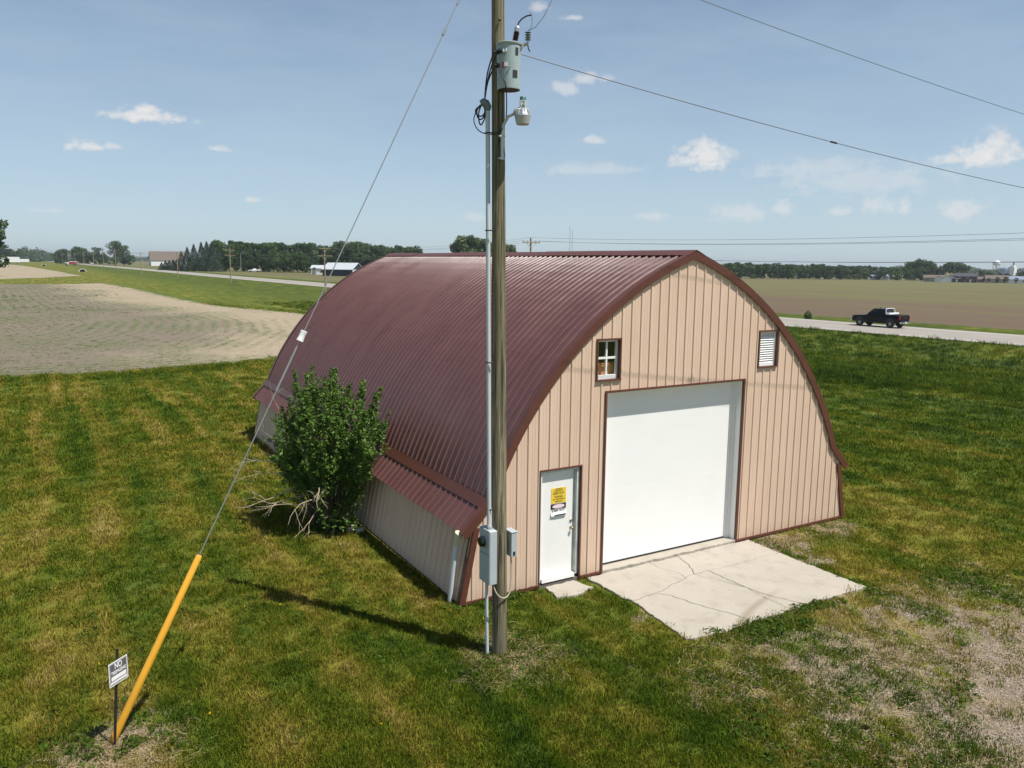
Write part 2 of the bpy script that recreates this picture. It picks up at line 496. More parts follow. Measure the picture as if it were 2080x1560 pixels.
def ground_mat():
    m, t, b = newmat('ground')
    p = POS(t)
    x, y, z = SEP(t, p)
    lawn = lawn_colour(t, p)
    lawn = MX(t, 0.25, lawn, (0.10, 0.085, 0.03))
    att = lambda n: nd(t, 'ShaderNodeAttribute', attribute_name=n).outputs['Fac']
    # ---- tilled soil west of the barn: signed metres inside the field
    soil = att('soil')
    e1 = NZ(t, p, 0.8, 5, 0.65)
    e2 = NZ(t, p, 0.15, 3, 0.6)
    sd = MA(t, 'ADD', soil, MA(t, 'ADD', MA(t, 'MULTIPLY', MA(t, 'SUBTRACT', e1, 0.5), 3.2), MA(t, 'MULTIPLY', MA(t, 'SUBTRACT', e2, 0.5), 3.0)))
    smask = MR(t, sd, -0.2, 0.6)
    pale = att('pale')
    pn = MA(t, 'ADD', pale, MA(t, 'MULTIPLY', MA(t, 'SUBTRACT', NZ(t, SCALEV(t, p, (1.0, 0.35, 1)), 0.16, 5, 0.6), 0.5), 1.3))
    sc = MX(t, MR(t, pn, 0.15, 0.85, 0, 1, True), (0.205, 0.165, 0.130), (0.37, 0.30, 0.215))
    sc = MX(t, MR(t, NZ(t, p, 3.0, 4, 0.65), 0.40, 0.75, 0, 0.5), sc, (0.12, 0.095, 0.070))
    row = att('row')
    wob = MA(t, 'ADD', row, MA(t, 'MULTIPLY', MA(t, 'SUBTRACT', e2, 0.5), 0.9))
    rows = MA(t, 'SINE', MA(t, 'MULTIPLY', wob, 5.6))
    sprout = NZ(t, p, 0.10, 4, 0.6)
    spots = NZ(t, p, 2.1, 4, 0.7)
    gm = MA(t, 'MULTIPLY', MR(t, sprout, 0.38, 0.60, 0.18, 1.0), MR(t, spots, 0.38, 0.58))
    gm = MA(t, 'MULTIPLY', gm, MR(t, rows, -0.7, 0.6, 0.35, 1.0))
    gm = MA(t, 'MULTIPLY', gm, MR(t, pn, 0.6, 1.1, 1.0, 0.25))
    sc = MX(t, MA(t, 'MULTIPLY', gm, 0.85), sc, (0.055, 0.115, 0.016))
    col = MX(t, smask, lawn, sc)
    # rank green fringe round the field
    fr = MA(t, 'MULTIPLY', MR(t, sd, -2.6, -0.3, 0, 1), MR(t, sd, 1.5, 0.3, 0, 1))
    col = MX(t, MA(t, 'MULTIPLY', fr, 0.55), col, (0.055, 0.105, 0.012))
    # ---- crop field east of the road
    crop = att('crop')
    cd_ = MA(t, 'ADD', crop, MA(t, 'MULTIPLY', MA(t, 'SUBTRACT', e1, 0.5), 2.0))
    cmask = MR(t, cd_, 0.0, 1.2)
    rv = nd(t, 'ShaderNodeCombineXYZ', {0: MA(t, 'MULTIPLY', x, 0.30), 1: MA(t, 'MULTIPLY', y, 0.012), 2: 0.0}).outputs[0]
    rown = NZ(t, rv, 1.0, 6, 0.7)
    rbig = NZ(t, nd(t, 'ShaderNodeCombineXYZ', {0: MA(t, 'MULTIPLY', x, 0.055), 1: MA(t, 'MULTIPLY', y, 0.004), 2: 0.0}).outputs[0], 1.0, 4, 0.6)
    far = MA(t, 'MAXIMUM', MR(t, x, 66, 190, 0, 1, True), MR(t, y, 80, 170, 0, 1.15, True))
    gmix = MA(t, 'ADD', MA(t, 'MULTIPLY', far, 0.62), MA(t, 'ADD', MR(t, rown, 0.35, 0.65, -0.45, 0.45), MR(t, rbig, 0.35, 0.65, -0.32, 0.32)))
    cc = MX(t, MR(t, gmix, 0.0, 1.0), (0.125, 0.090, 0.062), (0.135, 0.142, 0.050))
    cc = MX(t, MR(t, NZ(t, p, 1.2, 5, 0.7), 0.45, 0.75, 0, 0.4), cc, (0.10, 0.075, 0.048))
    col = MX(t, cmask, col, cc)
    # ---- worn, stony ground in front of the apron
    bare = att('bare')
    bd = MA(t, 'ADD', bare, MA(t, 'ADD', MA(t, 'MULTIPLY', MA(t, 'SUBTRACT', NZ(t, p, 2.2, 6, 0.7), 0.5), 1.9), MA(t, 'MULTIPLY', MA(t, 'SUBTRACT', NZ(t, p, 0.7, 3, 0.6), 0.5), 1.2)))
    bmask = MR(t, bd, 0.42, 0.68)
    peb = nd(t, 'ShaderNodeTexVoronoi', {'Vector': p, 'Scale': 42.0})
    bc = MX(t, MR(t, NZ(t, p, 5, 5, 0.7), 0.3, 0.7), (0.135, 0.098, 0.066), (0.25, 0.20, 0.145))
    bc = MX(t, MR(t, peb.outputs['Color'], 0.62, 0.9, 0, 0.75), bc, (0.45, 0.40, 0.33))
    col = MX(t, bmask, col, bc)
    t.links.new(col, b.inputs['Base Color'])
    b.inputs['Roughness'].default_value = 0.95
    b.inputs['Specular IOR Level'].default_value = 0.15
    h = MA(t, 'ADD', MA(t, 'MULTIPLY', NZ(t, p, 26, 3, 0.7), 0.35), NZ(t, p, 5, 4, 0.7))
    t.links.new(BUMP(t, h, 0.9, 0.06), b.inputs['Normal'])
    MATS['ground'] = m
ground_mat()
def blade_mat(name, fixed=None, var=0.5):
    m, t, b = newmat(name)
    g = nd(t, 'ShaderNodeNewGeometry')
    c = lawn_colour(t, g.outputs['Position']) if fixed is None else MX(t, 0.0, fixed, fixed)
    oi = nd(t, 'ShaderNodeObjectInfo')
    f = MA(t, 'MULTIPLY', MR(t, g.outputs['Random Per Island'], 0, 1, 1-var, 1+var), MR(t, oi.outputs['Random'], 0, 1, 0.85, 1.2))
    s = nd(t, 'ShaderNodeVectorMath', {0: c}, operation='SCALE')
    t.links.new(f, s.inputs['Scale'])
    t.links.new(s.outputs[0], b.inputs['Base Color'])
    b.inputs['Roughness'].default_value = 0.75
    b.inputs['Specular IOR Level'].default_value = 0.12
    tl = nd(t, 'ShaderNodeBsdfTranslucent')
    t.links.new(s.outputs[0], tl.inputs[0])
    mx = nd(t, 'ShaderNodeMixShader', {0: 0.35, 1: b.outputs[0], 2: tl.outputs[0]})
    t.links.new(mx.outputs[0], t.nodes['Material Output'].inputs[0])
    MATS[name] = m
blade_mat('grass_blade')
blade_mat('weed_leaf', (0.058, 0.100, 0.010), 0.4)
blade_mat('straw', (0.42, 0.33, 0.19), 0.35)
blade_mat('pebble', (0.40, 0.35, 0.29), 0.45)
blade_mat('dandelion', (0.75, 0.50, 0.02), 0.2)
def leaf_mat(name, a, bcol, cdark, trans=0.3):
    m, t, b = newmat(name)
    g = nd(t, 'ShaderNodeNewGeometry')
    oi = nd(t, 'ShaderNodeObjectInfo')
    r = g.outputs['Random Per Island']
    c = MX(t, r, a, bcol)
    n = NZ(t, nd(t, 'ShaderNodeTexCoord').outputs['Object'], 0.55, 3, 0.6)
    c = MX(t, MR(t, n, 0.42, 0.68, 0, 0.6), c, cdark)
    f = MR(t, oi.outputs['Random'], 0, 1, 0.78, 1.22)
    s = nd(t, 'ShaderNodeVectorMath', {0: c}, operation='SCALE')
    t.links.new(f, s.inputs['Scale'])
    t.links.new(s.outputs[0], b.inputs['Base Color'])
    b.inputs['Roughness'].default_value = 0.55
    b.inputs['Specular IOR Level'].default_value = 0.3
    tl = nd(t, 'ShaderNodeBsdfTranslucent')
    t.links.new(s.outputs[0], tl.inputs[0])
    mx = nd(t, 'ShaderNodeMixShader', {0: trans, 1: b.outputs[0], 2: tl.outputs[0]})
    t.links.new(mx.outputs[0], t.nodes['Material Output'].inputs[0])
    MATS[name] = m
leaf_mat('leaf_bush', (0.060, 0.135, 0.016), (0.135, 0.225, 0.030), (0.038, 0.088, 0.012))
leaf_mat('leaf_tree', (0.055, 0.105, 0.022), (0.090, 0.150, 0.034), (0.038, 0.078, 0.018))
leaf_mat('leaf_tree_dark', (0.036, 0.078, 0.020), (0.062, 0.112, 0.030), (0.026, 0.058, 0.016))
leaf_mat('leaf_poplar', (0.12, 0.17, 0.065), (0.17, 0.21, 0.10), (0.075, 0.12, 0.04))
leaf_mat('leaf_spruce', (0.022, 0.052, 0.026), (0.040, 0.078, 0.040), (0.016, 0.036, 0.018), 0.1)

# ------------------------------------------------------------------ terrain
RY = np.array([-3000, -300, 21, 41, 172, 292, 450, 700, 1500, 7000.0])
RX = np.array([230, 72.5, 54.6, 53.0, 44.6, 39.5, 34.5, 25.0, -5.0, -220.0])
RW = 11.0
def xn(y):
    return np.interp(y, RY, RX)
def gz(x, y):
    x = np.asarray(x, float); y = np.asarray(y, float)
    s = xn(y)-x
    w = np.interp(s, [0, 1.5, 9, 15, 26], [0, -0.08, -1.0, -1.0, 0])
    e = -s-RW
    ee = np.interp(e, [0, 1.5, 5, 9], [0, -0.1, -0.55, -0.15])-np.clip((e-9)*0.0085, 0, 5.0)*(e > 9)
    z = np.where(s >= 0, w, np.where(e > 0, ee, 0.0))
    # gentle unevenness
    u = 0.02*np.sin(x*0.9+y*0.35)*np.sin(y*0.7-x*0.2)+0.015*np.sin(x*2.1-y*1.3)*np.sin(x*0.6+y*1.7)
    near_barn = (np.abs(x) < 6.2) & (y > -3.4) & (y < 17)
    u = np.where(near_barn | ((s < 0.5) & (e < 0.5)), -0.012, u)
    return z+u
def gzf(x, y):
    return float(gz(x, y))
def grow(a, step, mult, end):
    out = []; v = a
    while v < end:
        v += step; step *= mult; out.append(v)
    return out
def axis(lo, a, b, hi, fine, mid_to, mid):
    core = list(np.arange(a, b+1e-6, fine))
    midv = list(np.arange(b+mid, mid_to+1e-6, mid))
    up = grow(midv[-1] if midv else b, mid*1.15, 1.14, hi)
    dn = [-v for v in grow(-a, fine*1.5, 1.22, -lo)]
    return np.array(sorted(dn)+core+midv+up)
gx = axis(-5000, -15, 10, 5000, 0.25, 100, 1.0)
gy = axis(-5000, -9, 13, 8000, 0.25, 260, 1.5)
X, Y = np.meshgrid(gx, gy, indexing='ij')
Z = gz(X, Y)
nx, ny = X.shape
idx = np.arange(nx*ny).reshape(nx, ny)
quads = np.stack([idx[:-1, :-1], idx[1:, :-1], idx[1:, 1:], idx[:-1, 1:]], -1).reshape(-1, 4)
gme = raw_mesh('ground', np.stack([X, Y, Z], -1).reshape(-1, 3), quads)
def sdist(px, py, poly):
    """signed distance, positive inside"""
    poly = np.asarray(poly, float)
    d = np.full(px.shape, 1e9); inside = np.zeros(px.shape, bool)
    n = len(poly)
    for i in range(n):
        a = poly[i]; b = poly[(i+1) % n]
        e = b-a; wx = px-a[0]; wy = py-a[1]
        h = np.clip((wx*e[0]+wy*e[1])/(e@e), 0, 1)
        d = np.minimum(d, np.hypot(wx-h*e[0], wy-h*e[1]))
        c = ((a[1] > py) != (b[1] > py)) & (px < (b[0]-a[0])*(py-a[1])/((b[1]-a[1]) if b[1] != a[1] else 1e-9)+a[0])
        inside ^= c
    return np.where(inside, d, -d)
SOIL1 = [(-400, 44), (-60, 38), (-13.4, 35), (-10, 34.3), (-5.4, 34.9), (0, 36.3), (5, 39.5), (12, 55), (14.8, 70), (14.6, 79), (8.6, 99.5), (6.7, 126), (5, 170), (1.8, 207), (-7, 201), (-20, 203), (-400, 215)]
SOIL2 = [(-400, 262), (-21, 250), (-10, 268), (1.5, 299), (-1.5, 340), (-4, 400), (-14, 560), (-26, 720), (-60, 860), (-400, 900)]
px, py = X.ravel(), Y.ravel()
s1 = sdist(px, py, SOIL1); s2 = sdist(px, py, SOIL2)
soil = np.maximum(s1, s2)
# pale dry headland along the ditch side of the field, sweeping round its corner
edge = np.array([(4, 40), (10, 52), (12.5, 66), (12, 79), (7, 99), (4, 126), (2, 170), (0, 205)], float)
dl = np.full(px.shape, 1e9)
for i in range(len(edge)-1):
    a, b = edge[i], edge[i+1]; e = b-a
    h = np.clip(((px-a[0])*e[0]+(py-a[1])*e[1])/(e@e), 0, 1)
    dl = np.minimum(dl, np.hypot(px-a[0]-h*e[0], py-a[1]-h*e[1]))
pale = np.clip(1.15-dl/13.0, 0, 1)
pale = np.maximum(pale, (s2 > -5)*0.95)
row = np.where(s1 > 0, s1, px)
s_ = xn(py)-px
crop = (-s_-RW)-8.5
crop = np.minimum(crop, 4000)
# bare patches
bare = np.zeros(px.shape)
GRAVEL = [(-2.3, -2.95), (-0.4, -2.9), (2.0, -2.9), (3.6, -3.8), (5.5, -5.2), (12, -12), (2, -16), (-3.0, -7.6), (-3.6, -5.6), (-3.0, -4.0)]
sg = sdist(px, py, GRAVEL)
bare = np.maximum(bare, np.clip(0.36+sg*0.22, 0, 0.62))
STONY = [(0.5, -5.2), (2.6, -4.6), (6, -8), (2, -10), (-1.6, -7.6), (-1.2, -6.6), (-0.3, -5.9)]
bare = np.maximum(bare, np.clip(0.62+sdist(px, py, STONY)*0.35, 0, 1.12))
for (cx, cy, r, k) in [(-10.85, -1.55, 0.95, 0.95), (-5.4, -2.1, 0.9, 0.62), (2.6, -0.6, 0.9, 0.75), (2.2, -1.6, 0.5, 0.7), (-2.75, -1.9, 0.45, 0.55), (4.2, -0.35, 0.9, 0.6), (-6.0, 4.0, 0.8, 0.4), (-3.2, -4.2, 0.8, 0.6), (21, 20, 1.5, .5)]:
    bare = np.maximum(bare, k*np.clip(1.35-np.hypot(px-cx, py-cy)/r, 0, 1))
near = np.hypot(px+5, py) < 70
bare = np.where(near, bare, 0)
for nm, arr in (('soil', soil), ('pale', pale), ('row', row), ('crop', crop), ('bare', bare)):
    at = gme.attributes.new(nm, 'FLOAT', 'POINT')
    at.data.foreach_set('value', arr.astype(np.float32))
gme.polygons.foreach_set('use_smooth', np.ones(len(gme.polygons), bool))
ground = tag(new_obj('ground', gme, 'ground'), kind='structure')

# road
ys = np.concatenate([np.arange(-600, 300, 6.0), np.arange(300, 2600, 25.0), np.arange(2600, 7000, 200.0)])
def strip(name, u0, u1, z, mat, ysel=ys, parent=None, nseg=1):
    vs = []; uv = []
    for y in ysel:
        for k in range(nseg+1):
            u = u0+(u1-u0)*k/nseg
            vs.append((float(xn(y))+u*RW, y, z)); uv.append((u, y))
    w = nseg+1
    fs = [(i*w+k, i*w+k+1, i*w+w+k+1, i*w+w+k) for i in range(len(ysel)-1) for k in range(nseg)]
    me = raw_mesh(name, vs, fs)
    l = me.uv_layers.new(name='UVMap')
    vi = np.zeros(len(me.loops), np.int32); me.loops.foreach_get('vertex_index', vi)
    l.data.foreach_set('uv', np.array(uv, np.float32)[vi].ravel())
    return new_obj(name, me, mat, parent)
road = tag(strip('road', 0, 1, 0.02, 'road_surface', nseg=4), kind='structure')
strip('edge_line', 0.125, 0.136, 0.026, 'road_paint', parent=road)
strip('edge_line', 0.864, 0.875, 0.026, 'road_paint', parent=road)
for i in range(26):
    y0 = -40+i*12.0
    strip('centre_line', 0.495, 0.506, 0.026, 'road_paint_yellow', ysel=np.array([y0, y0+1.5, y0+3.0]), parent=road)

# ------------------------------------------------------------------ the arched barn
BX = -0.06
PITCHR = 0.2286
NR = 70
Y0 = -0.03
CU, CZ, CR = -2.432, -0.9234, 7.60
barn = empty('arched_barn', (0, 0, 0), 'tan gothic-arch metal barn with ribbed maroon roof and big white overhead door', 'barn')
def arch(u):
    return CZ+math.sqrt(max(0, CR*CR-(u-CU)**2))
def arch_pts(n, zlow=1.80, r=CR):
    p0 = math.acos(-CU/r); p1 = math.asin((zlow-CZ)/r)
    return [(CU+r*math.cos(p0+(p1-p0)*i/n), CZ+r*math.sin(p0+(p1-p0)*i/n), math.cos(p0+(p1-p0)*i/n), math.sin(p0+(p1-p0)*i/n)) for i in range(n+1)]
RIB = [(0.0, 0.0), (0.014, 0.021), (0.036, 0.021), (0.050, 0.0), (0.108, 0.0), (0.113, 0.003), (0.123, 0.003), (0.128, 0.0), (0.166, 0.0), (0.171, 0.003), (0.181, 0.003), (0.186, 0.0), (PITCHR, 0.0)]
RIBS = [(0.0, 0.0), (0.016, 0.027), (0.034, 0.027), (0.050, 0.0), (PITCHR, 0.0)]
def sheet(path, side, rib):
    """ribbed sheet one rib wide; path = list of (u, z, nu, nz)"""
    m = MB(); n = len(rib)
    vs = []
    for (u, z, nu, nz) in path:
        for (yo, h) in rib:
            vs.append((BX+side*(u+nu*h), yo, z+nz*h))
    fs = []
    for i in range(len(path)-1):
        for k in range(n-1):
            f = (i*n+k, i*n+k+1, i*n+n+k+1, i*n+n+k)
            fs.append(f if side > 0 else f[::-1])
    m.add(vs, fs)
    me = bpy.data.meshes.new('sheet'); me.from_pydata(m.v, [], m.f)
    return me
def lin(u0, z0, u1, z1, n=1):
    d = math.hypot(u1-u0, z1-z0); nu, nz = -(z1-z0)/d, (u1-u0)/d
    if nu < 0: nu, nz = -nu, -nz
    return [(u0+(u1-u0)*i/n, z0+(z1-z0)*i/n, nu, nz) for i in range(n+1)]
roofL = sheet(arch_pts(18), -1, RIBS); roofR = sheet(arch_pts(18), 1, RIBS)
skL = sheet(lin(4.70, 1.80, 5.14, 1.34), -1, RIBS); skR = sheet(lin(4.70, 1.80, 5.14, 1.34), 1, RIBS)
wlL = sheet(lin(4.90, 1.50, 5.18, 0.04), -1, RIB); wlR = sheet(lin(4.90, 1.50, 5.18, 0.04), 1, RIB)
for me, mt in ((roofL, 'roof_maroon'), (roofR, 'roof_maroon'), (skL, 'roof_maroon'), (skR, 'roof_maroon'), (wlL, 'siding_tan'), (wlR, 'siding_tan')):
    me.materials.append(MATS[mt])
for i in range(NR):
    for me, nm in ((roofL, 'roof_panel'), (roofR, 'roof_panel'), (skL, 'eave_panel'), (skR, 'eave_panel'), (wlL, 'wall_panel'), (wlR, 'wall_panel')):
        if nm == 'wall_panel' and i == NR-1: continue
        o = new_obj(nm, me, None, barn)
        o.location = (0, (0.0 if nm == 'wall_panel' else Y0)+i*PITCHR+random.uniform(-.002, .002), random.uniform(-.0015, .0015))
YB = Y0+NR*PITCHR
# flashing where the arch roof meets the flared eave: lengths of bent strip, a little uneven
for side in (-1, 1):
    y = Y0-0.01; k = 0
    while y < YB-0.1:
        y1 = min(y+3.05, YB+0.01)
        j = 0.006*(k % 2)
        m = MB()
        pr_ = [(4.668, 1.925), (4.705, 1.868), (4.788, 1.752), (4.780, 1.746), (4.695, 1.858), (4.658, 1.915)]
        m.prism([(BX+side*(u+j), z+j*.5) for u, z in pr_], y, y1+0.03)
        m.build('eave_flashing', 'trim_maroon', barn)
        y = y1; k += 1
# ridge cap lengths
y = Y0-0.04; k = 0
while y < YB-0.1:
    y1 = min(y+2.7, YB+0.04)
    j = 0.008*(k % 2); q = random.uniform(-.006, .006)
    m = MB()
    zt = arch(0)+0.055+j+q
    m.prism([(BX-0.24, zt-0.105), (BX-0.07, zt-0.028), (BX, zt), (BX+0.07, zt-0.028), (BX+0.24, zt-0.105), (BX+0.235, zt-0.115), (BX, zt-0.012), (BX-0.235, zt-0.115)], y, y1+0.05)
    m.build('ridge_cap', 'trim_maroon', barn)
    y = y1; k += 1
# rake trim along both arched edges of both gables
def rake(side, yf, dirn):
    full = arch_pts(40, 1.86, CR)
    full += [(4.70, 1.80, .72, .69), (5.16, 1.325, .72, .69)]
    cuts = [0, 8, 16, 24, 32, len(full)-1]
    for a, b in zip(cuts[:-1], cuts[1:]):
        m = MB(); vs = []; fs = []
        seg = full[a:b+1]
        for (u, z, nu, nz) in seg:
            for (n_, y_) in ((-0.115, 0.0), (-0.115, -0.028), (0.034, -0.034), (0.034, 0.09), (0.026, 0.09), (0.026, 0.0)):
                vs.append((BX+side*(u+nu*n_), yf+dirn*y_, z+nz*n_))
        for i in range(len(seg)-1):
            for k in range(6):
                j = (k+1) % 6
                fs.append((i*6+k, i*6+j, i*6+6+j, i*6+6+k))
        fs.append(tuple(range(6))); fs.append(tuple(range(len(seg)*6-1, len(seg)*6-7, -1)))
        m.add(vs, fs)
        m.build('rake_trim', 'trim_maroon', barn)
for sd in (-1, 1):
    rake(sd, Y0, 1); rake(sd, YB, -1)
# front gable siding, rib by rib, cut round the openings
GD = (-2.133, 1.50, 0.0, 3.615)
MD = (-3.60, -2.70, 0.0, 2.255)
WN = (-2.373, -1.856, 3.88, 4.626)
LV = (1.913, 2.4535, 3.89, 4.64)
OPEN = [GD, MD, WN, LV]
def wtop(x):
    u = abs(x-BX)
    if u <= 4.69: return arch(u)-0.02
    if u <= 4.90: return 1.80-(u-4.70)*(0.46/0.44)-0.02
    return max(0.0, (5.18-u)/(5.18-4.90)*1.46+0.04)
def gable(name, yplane, outward, openings, rib):
    x0 = -1.6036-17*PITCHR
    for i in range(48):
        xa = x0+i*PITCHR
        bk = [(xa+o_, h) for o_, h in rib]
        xs_extra = []
        for op in openings: xs_extra += [op[0], op[1]]
        xs_extra += [BX, BX-4.69, BX+4.69, BX-4.9, BX+4.9, BX-5.18, BX+5.18]
        hx = [p[0] for p in bk]; hh = [p[1] for p in bk]
        xs = sorted(set(hx+[e for e in xs_extra if xa < e < xa+PITCHR]))
        m = MB()
        for a, b in zip(xs[:-1], xs[1:]):
            if b-a < 1e-6: continue
            mid = (a+b)/2
            if abs(mid-BX) > 5.18: continue
            ha = float(np.interp(a, hx, hh)); hb = float(np.interp(b, hx, hh))
            e = 1e-5
            ta, tb = wtop(a+e), wtop(b-e)
            spans = [(0.05, 0.05, ta, tb)]
            for op in openings:
                if op[0] < mid < op[1]:
                    new = []
                    for (la, lb, ua, ub) in spans:
                        if la < op[2]-.06: new.append((la, lb, op[2], op[2]))
                        if ua > op[3]: new.append((op[3], op[3], ua, ub))
                    spans = new
            for la, lb, ua, ub in spans:
                if ua <= la+1e-4 and ub <= lb+1e-4: continue
                m.add([(a, yplane+outward*ha, la), (b, yplane+outward*hb, lb), (b, yplane+outward*hb, max(ub, lb)), (a, yplane+outward*ha, max(ua, la))], [(0, 1, 2, 3) if outward < 0 else (3, 2, 1, 0)])
        if m.f:
            me = bpy.data.meshes.new(name); me.from_pydata(m.v, [], m.f)
            new_obj(name, me, 'siding_tan', barn)
gable('gable_panel', 0.0, -1, OPEN, RIB)
gable('gable_panel', YB-0.1, 1, [], RIBS)
# wedge of siding under the flared eave ends, corner and base trims
for side in (-1, 1):
    m = MB()
    m.prism([(BX+side*4.895, 1.575), (BX+side*5.10, 1.355), (BX+side*4.895, 1.355)], -0.012, 0.0)
    m.build('eave_end', 'siding_tan', barn)
    m = MB()
    def cpt(t_, w): return (BX+side*(4.905+(5.185-4.905)*t_+w), 1.40*(1-t_)+0.03*t_)
    m.prism([cpt(0, -.09), cpt(0, .012), cpt(1, .022), cpt(1, -.085)], -0.040, 0.0)
    m.prism([cpt(0, -.005), cpt(0, .026), cpt(1, .034), cpt(1, -.005)], -0.0375, 0.10)
    m.build('corner_trim', 'trim_maroon', barn)
def hbox(name, a, b, mat='trim_maroon', parent=None, e=None):
    m = MB()
    m.bbox(a, b, e) if e else m.box(a, b)
    return m.build(name, mat, parent or barn)
for (xa, xb) in ((-5.22, -3.64), (-2.66, -2.17), (1.54, 5.10)):
    hbox('base_trim', (xa, -0.032, 0.02), (xb, -0.002, 0.075))
m = MB(); m.box((BX-5.2, -0.0, -0.15), (-2.14, 0.1, 0.06)); m.box((1.51, 0.0, -0.15), (BX+5.2, 0.1, 0.06)); m.box((-5.22, 0.1, -0.15), (-5.1, YB-.1, 0.05)); m.box((4.98, 0.1, -0.15), (5.1, YB-.1, 0.05))
pbr('foundation', (0.16, 0.14, 0.12), 0.9, var=0.2)
m.build('foundation', 'foundation', barn)
# -- opening trims
def trim_round(op, w=0.032, proud=0.03, bottom=True, deep=0.0):
    x0, x1, z0, z1 = op
    hbox('opening_trim', (x0-w, -proud, z0), (x0, 0.02+deep, z1+w))
    hbox('opening_trim', (x1, -proud, z0), (x1+w, 0.02+deep, z1+w))
    hbox('opening_trim', (x0+.0005, -proud+.002, z1), (x1-.0005, 0.018+deep, z1+w))
    if bottom: hbox('opening_trim', (x0-w-.004, -proud-.012, z0-w), (x1+w+.004, 0.02, z0-.0005))
# -- overhead door
trim_round(GD, 0.04, 0.032, False)
od = hbox('overhead_door', (GD[0]-0.05, 0.262, 0.10), (GD[1]+0.05, 0.268, 3.66), 'door_white')
nsec = 7; hsec = (3.64-0.11)/nsec
for i in range(nsec):
    z0 = 0.11+i*hsec
    m = MB(); m.bbox((GD[0]-0.04, 0.215, z0+0.0005), (GD[1]-0.10, 0.262, z0+hsec-0.0005), 0.0018)
    s_ = m.build('door_section', 'door_white', od)
    m = MB()
hbox('bottom_seal', (GD[0]-0.04, 0.205, 0.085), (GD[1]-0.10, 0.26, 0.112), 'rubber', od)
df = hbox('door_frame', (GD[1]-0.012, 0.021, 0.06), (GD[1], 0.30, 3.615), 'white_paint')
hbox('jamb', (GD[0], 0.021, 0.06), (GD[0]+0.012, 0.214, 3.615), 'white_paint', df)
hbox('jamb', (GD[1]-0.13, 0.195, 0.08), (GD[1]-0.0125, 0.214, 3.60), 'white_paint', df)
hbox('stop_moulding', (GD[1]-0.065, 0.165, 0.08), (GD[1]-0.0127, 0.1945, 3.60), 'white_paint', df)
hbox('head_jamb', (GD[0]+.013, 0.021, 3.60), (GD[1]-.013, 0.26, 3.615), 'white_paint', df)
# -- walk door
trim_round(MD, 0.028, 0.03, False)
fr = hbox('walk_door_frame', (MD[0], 0.0205, 0.09), (MD[0]+0.055, 0.16, 2.255), 'white_paint')
m = MB(); m.bbox((MD[1]-0.06, 0.0205, 0.12), (MD[1], 0.16, 2.255), 0.004)
pbr('weathered_white', (0.55, 0.57, 0.53), 0.7, var=0.35, vscale=5, stretch=(3, 3, 0.8))
m.build('jamb', 'weathered_white', fr)
hbox('jamb', (MD[1]-0.10, 0.095, 0.16), (MD[1]-0.0605, 0.16, 2.20), 'weathered_white', fr)
hbox('head_jamb', (MD[0]+.0555, 0.0205, 2.205), (MD[1]-.0605, 0.16, 2.255), 'weathered_white', fr)
hbox('threshold', (MD[0]+.0555, -0.02, 0.09), (MD[1]-.101, 0.16, 0.165), 'white_paint', fr)
m = MB(); m.bbox((MD[0]+0.058, 0.085, 0.172), (MD[1]-0.106, 0.128, 2.20), 0.004)
wd = m.build('walk_door', 'white_paint', barn)
m = MB(); m.lathe((-2.835, 0.086, 1.05), [(0.030, 0.0), (0.030, -0.008), (0.012, -0.012), (0.012, -0.04), (0.028, -0.048), (0.030, -0.066), (0.018, -0.076)], 16, 'y')
m.build('door_knob', 'brass', wd, True)
m = MB(); m.lathe((-2.84, 0.086, 1.19), [(0.030, 0.0), (0.030, -0.014), (0.022, -0.022), (0.012, -0.024)], 16, 'y')
m.build('deadbolt', 'brass', wd, True)
for hz in (0.4, 1.2, 2.0):
    hbox('hinge', (MD[0]+0.052, 0.078, hz), (MD[0]+0.064, 0.086, hz+0.09), 'galv', wd)
# -- window
trim_round(WN, 0.03, 0.035, True, 0.03)
wx0, wx1, wz0, wz1 = WN
wroot = empty("window", ((wx0+wx1)/2, 0.05, wz0)); wroot.parent = barn
mid = (wx0+wx1)/2-0.005; mz = wz0+0.40
for nm, a, b in (('frame', (wx0, 0.052, wz0), (wx0+0.03, 0.09, wz1)), ('frame', (wx1-0.05, 0.052, wz0), (wx1-0.0005, 0.09, wz1)),
                 ('frame', (wx0+.0305, 0.05, wz1-0.04), (wx1-.0505, 0.088, wz1)), ('sill', (wx0+.0305, 0.03, wz0+.0005), (wx1-.0505, 0.088, wz0+0.075)),
                 ('muntin', (mid-0.017, 0.051, wz0+0.0755), (mid+0.017, 0.085, wz1-0.0405)),
                 ('muntin', (wx0+.0305, 0.053, mz-0.02), (mid-.0175, 0.083, mz+0.02)), ('muntin', (mid+.0175, 0.053, mz-0.02), (wx1-.0505, 0.083, mz+0.02))):
    hbox(nm, a, b, 'white_paint', wroot)
for (a0, a1, b0, b1) in ((wx0+.031, mid-.018, wz0+.076, mz-.021), (mid+.018, wx1-.051, wz0+.076, mz-.021), (wx0+.031, mid-.018, mz+.021, wz1-.041), (mid+.018, wx1-.051, mz+.021, wz1-.041)):
    hbox('pane', (a0, 0.068, b0), (a1, 0.071, b1), 'glass', wroot)
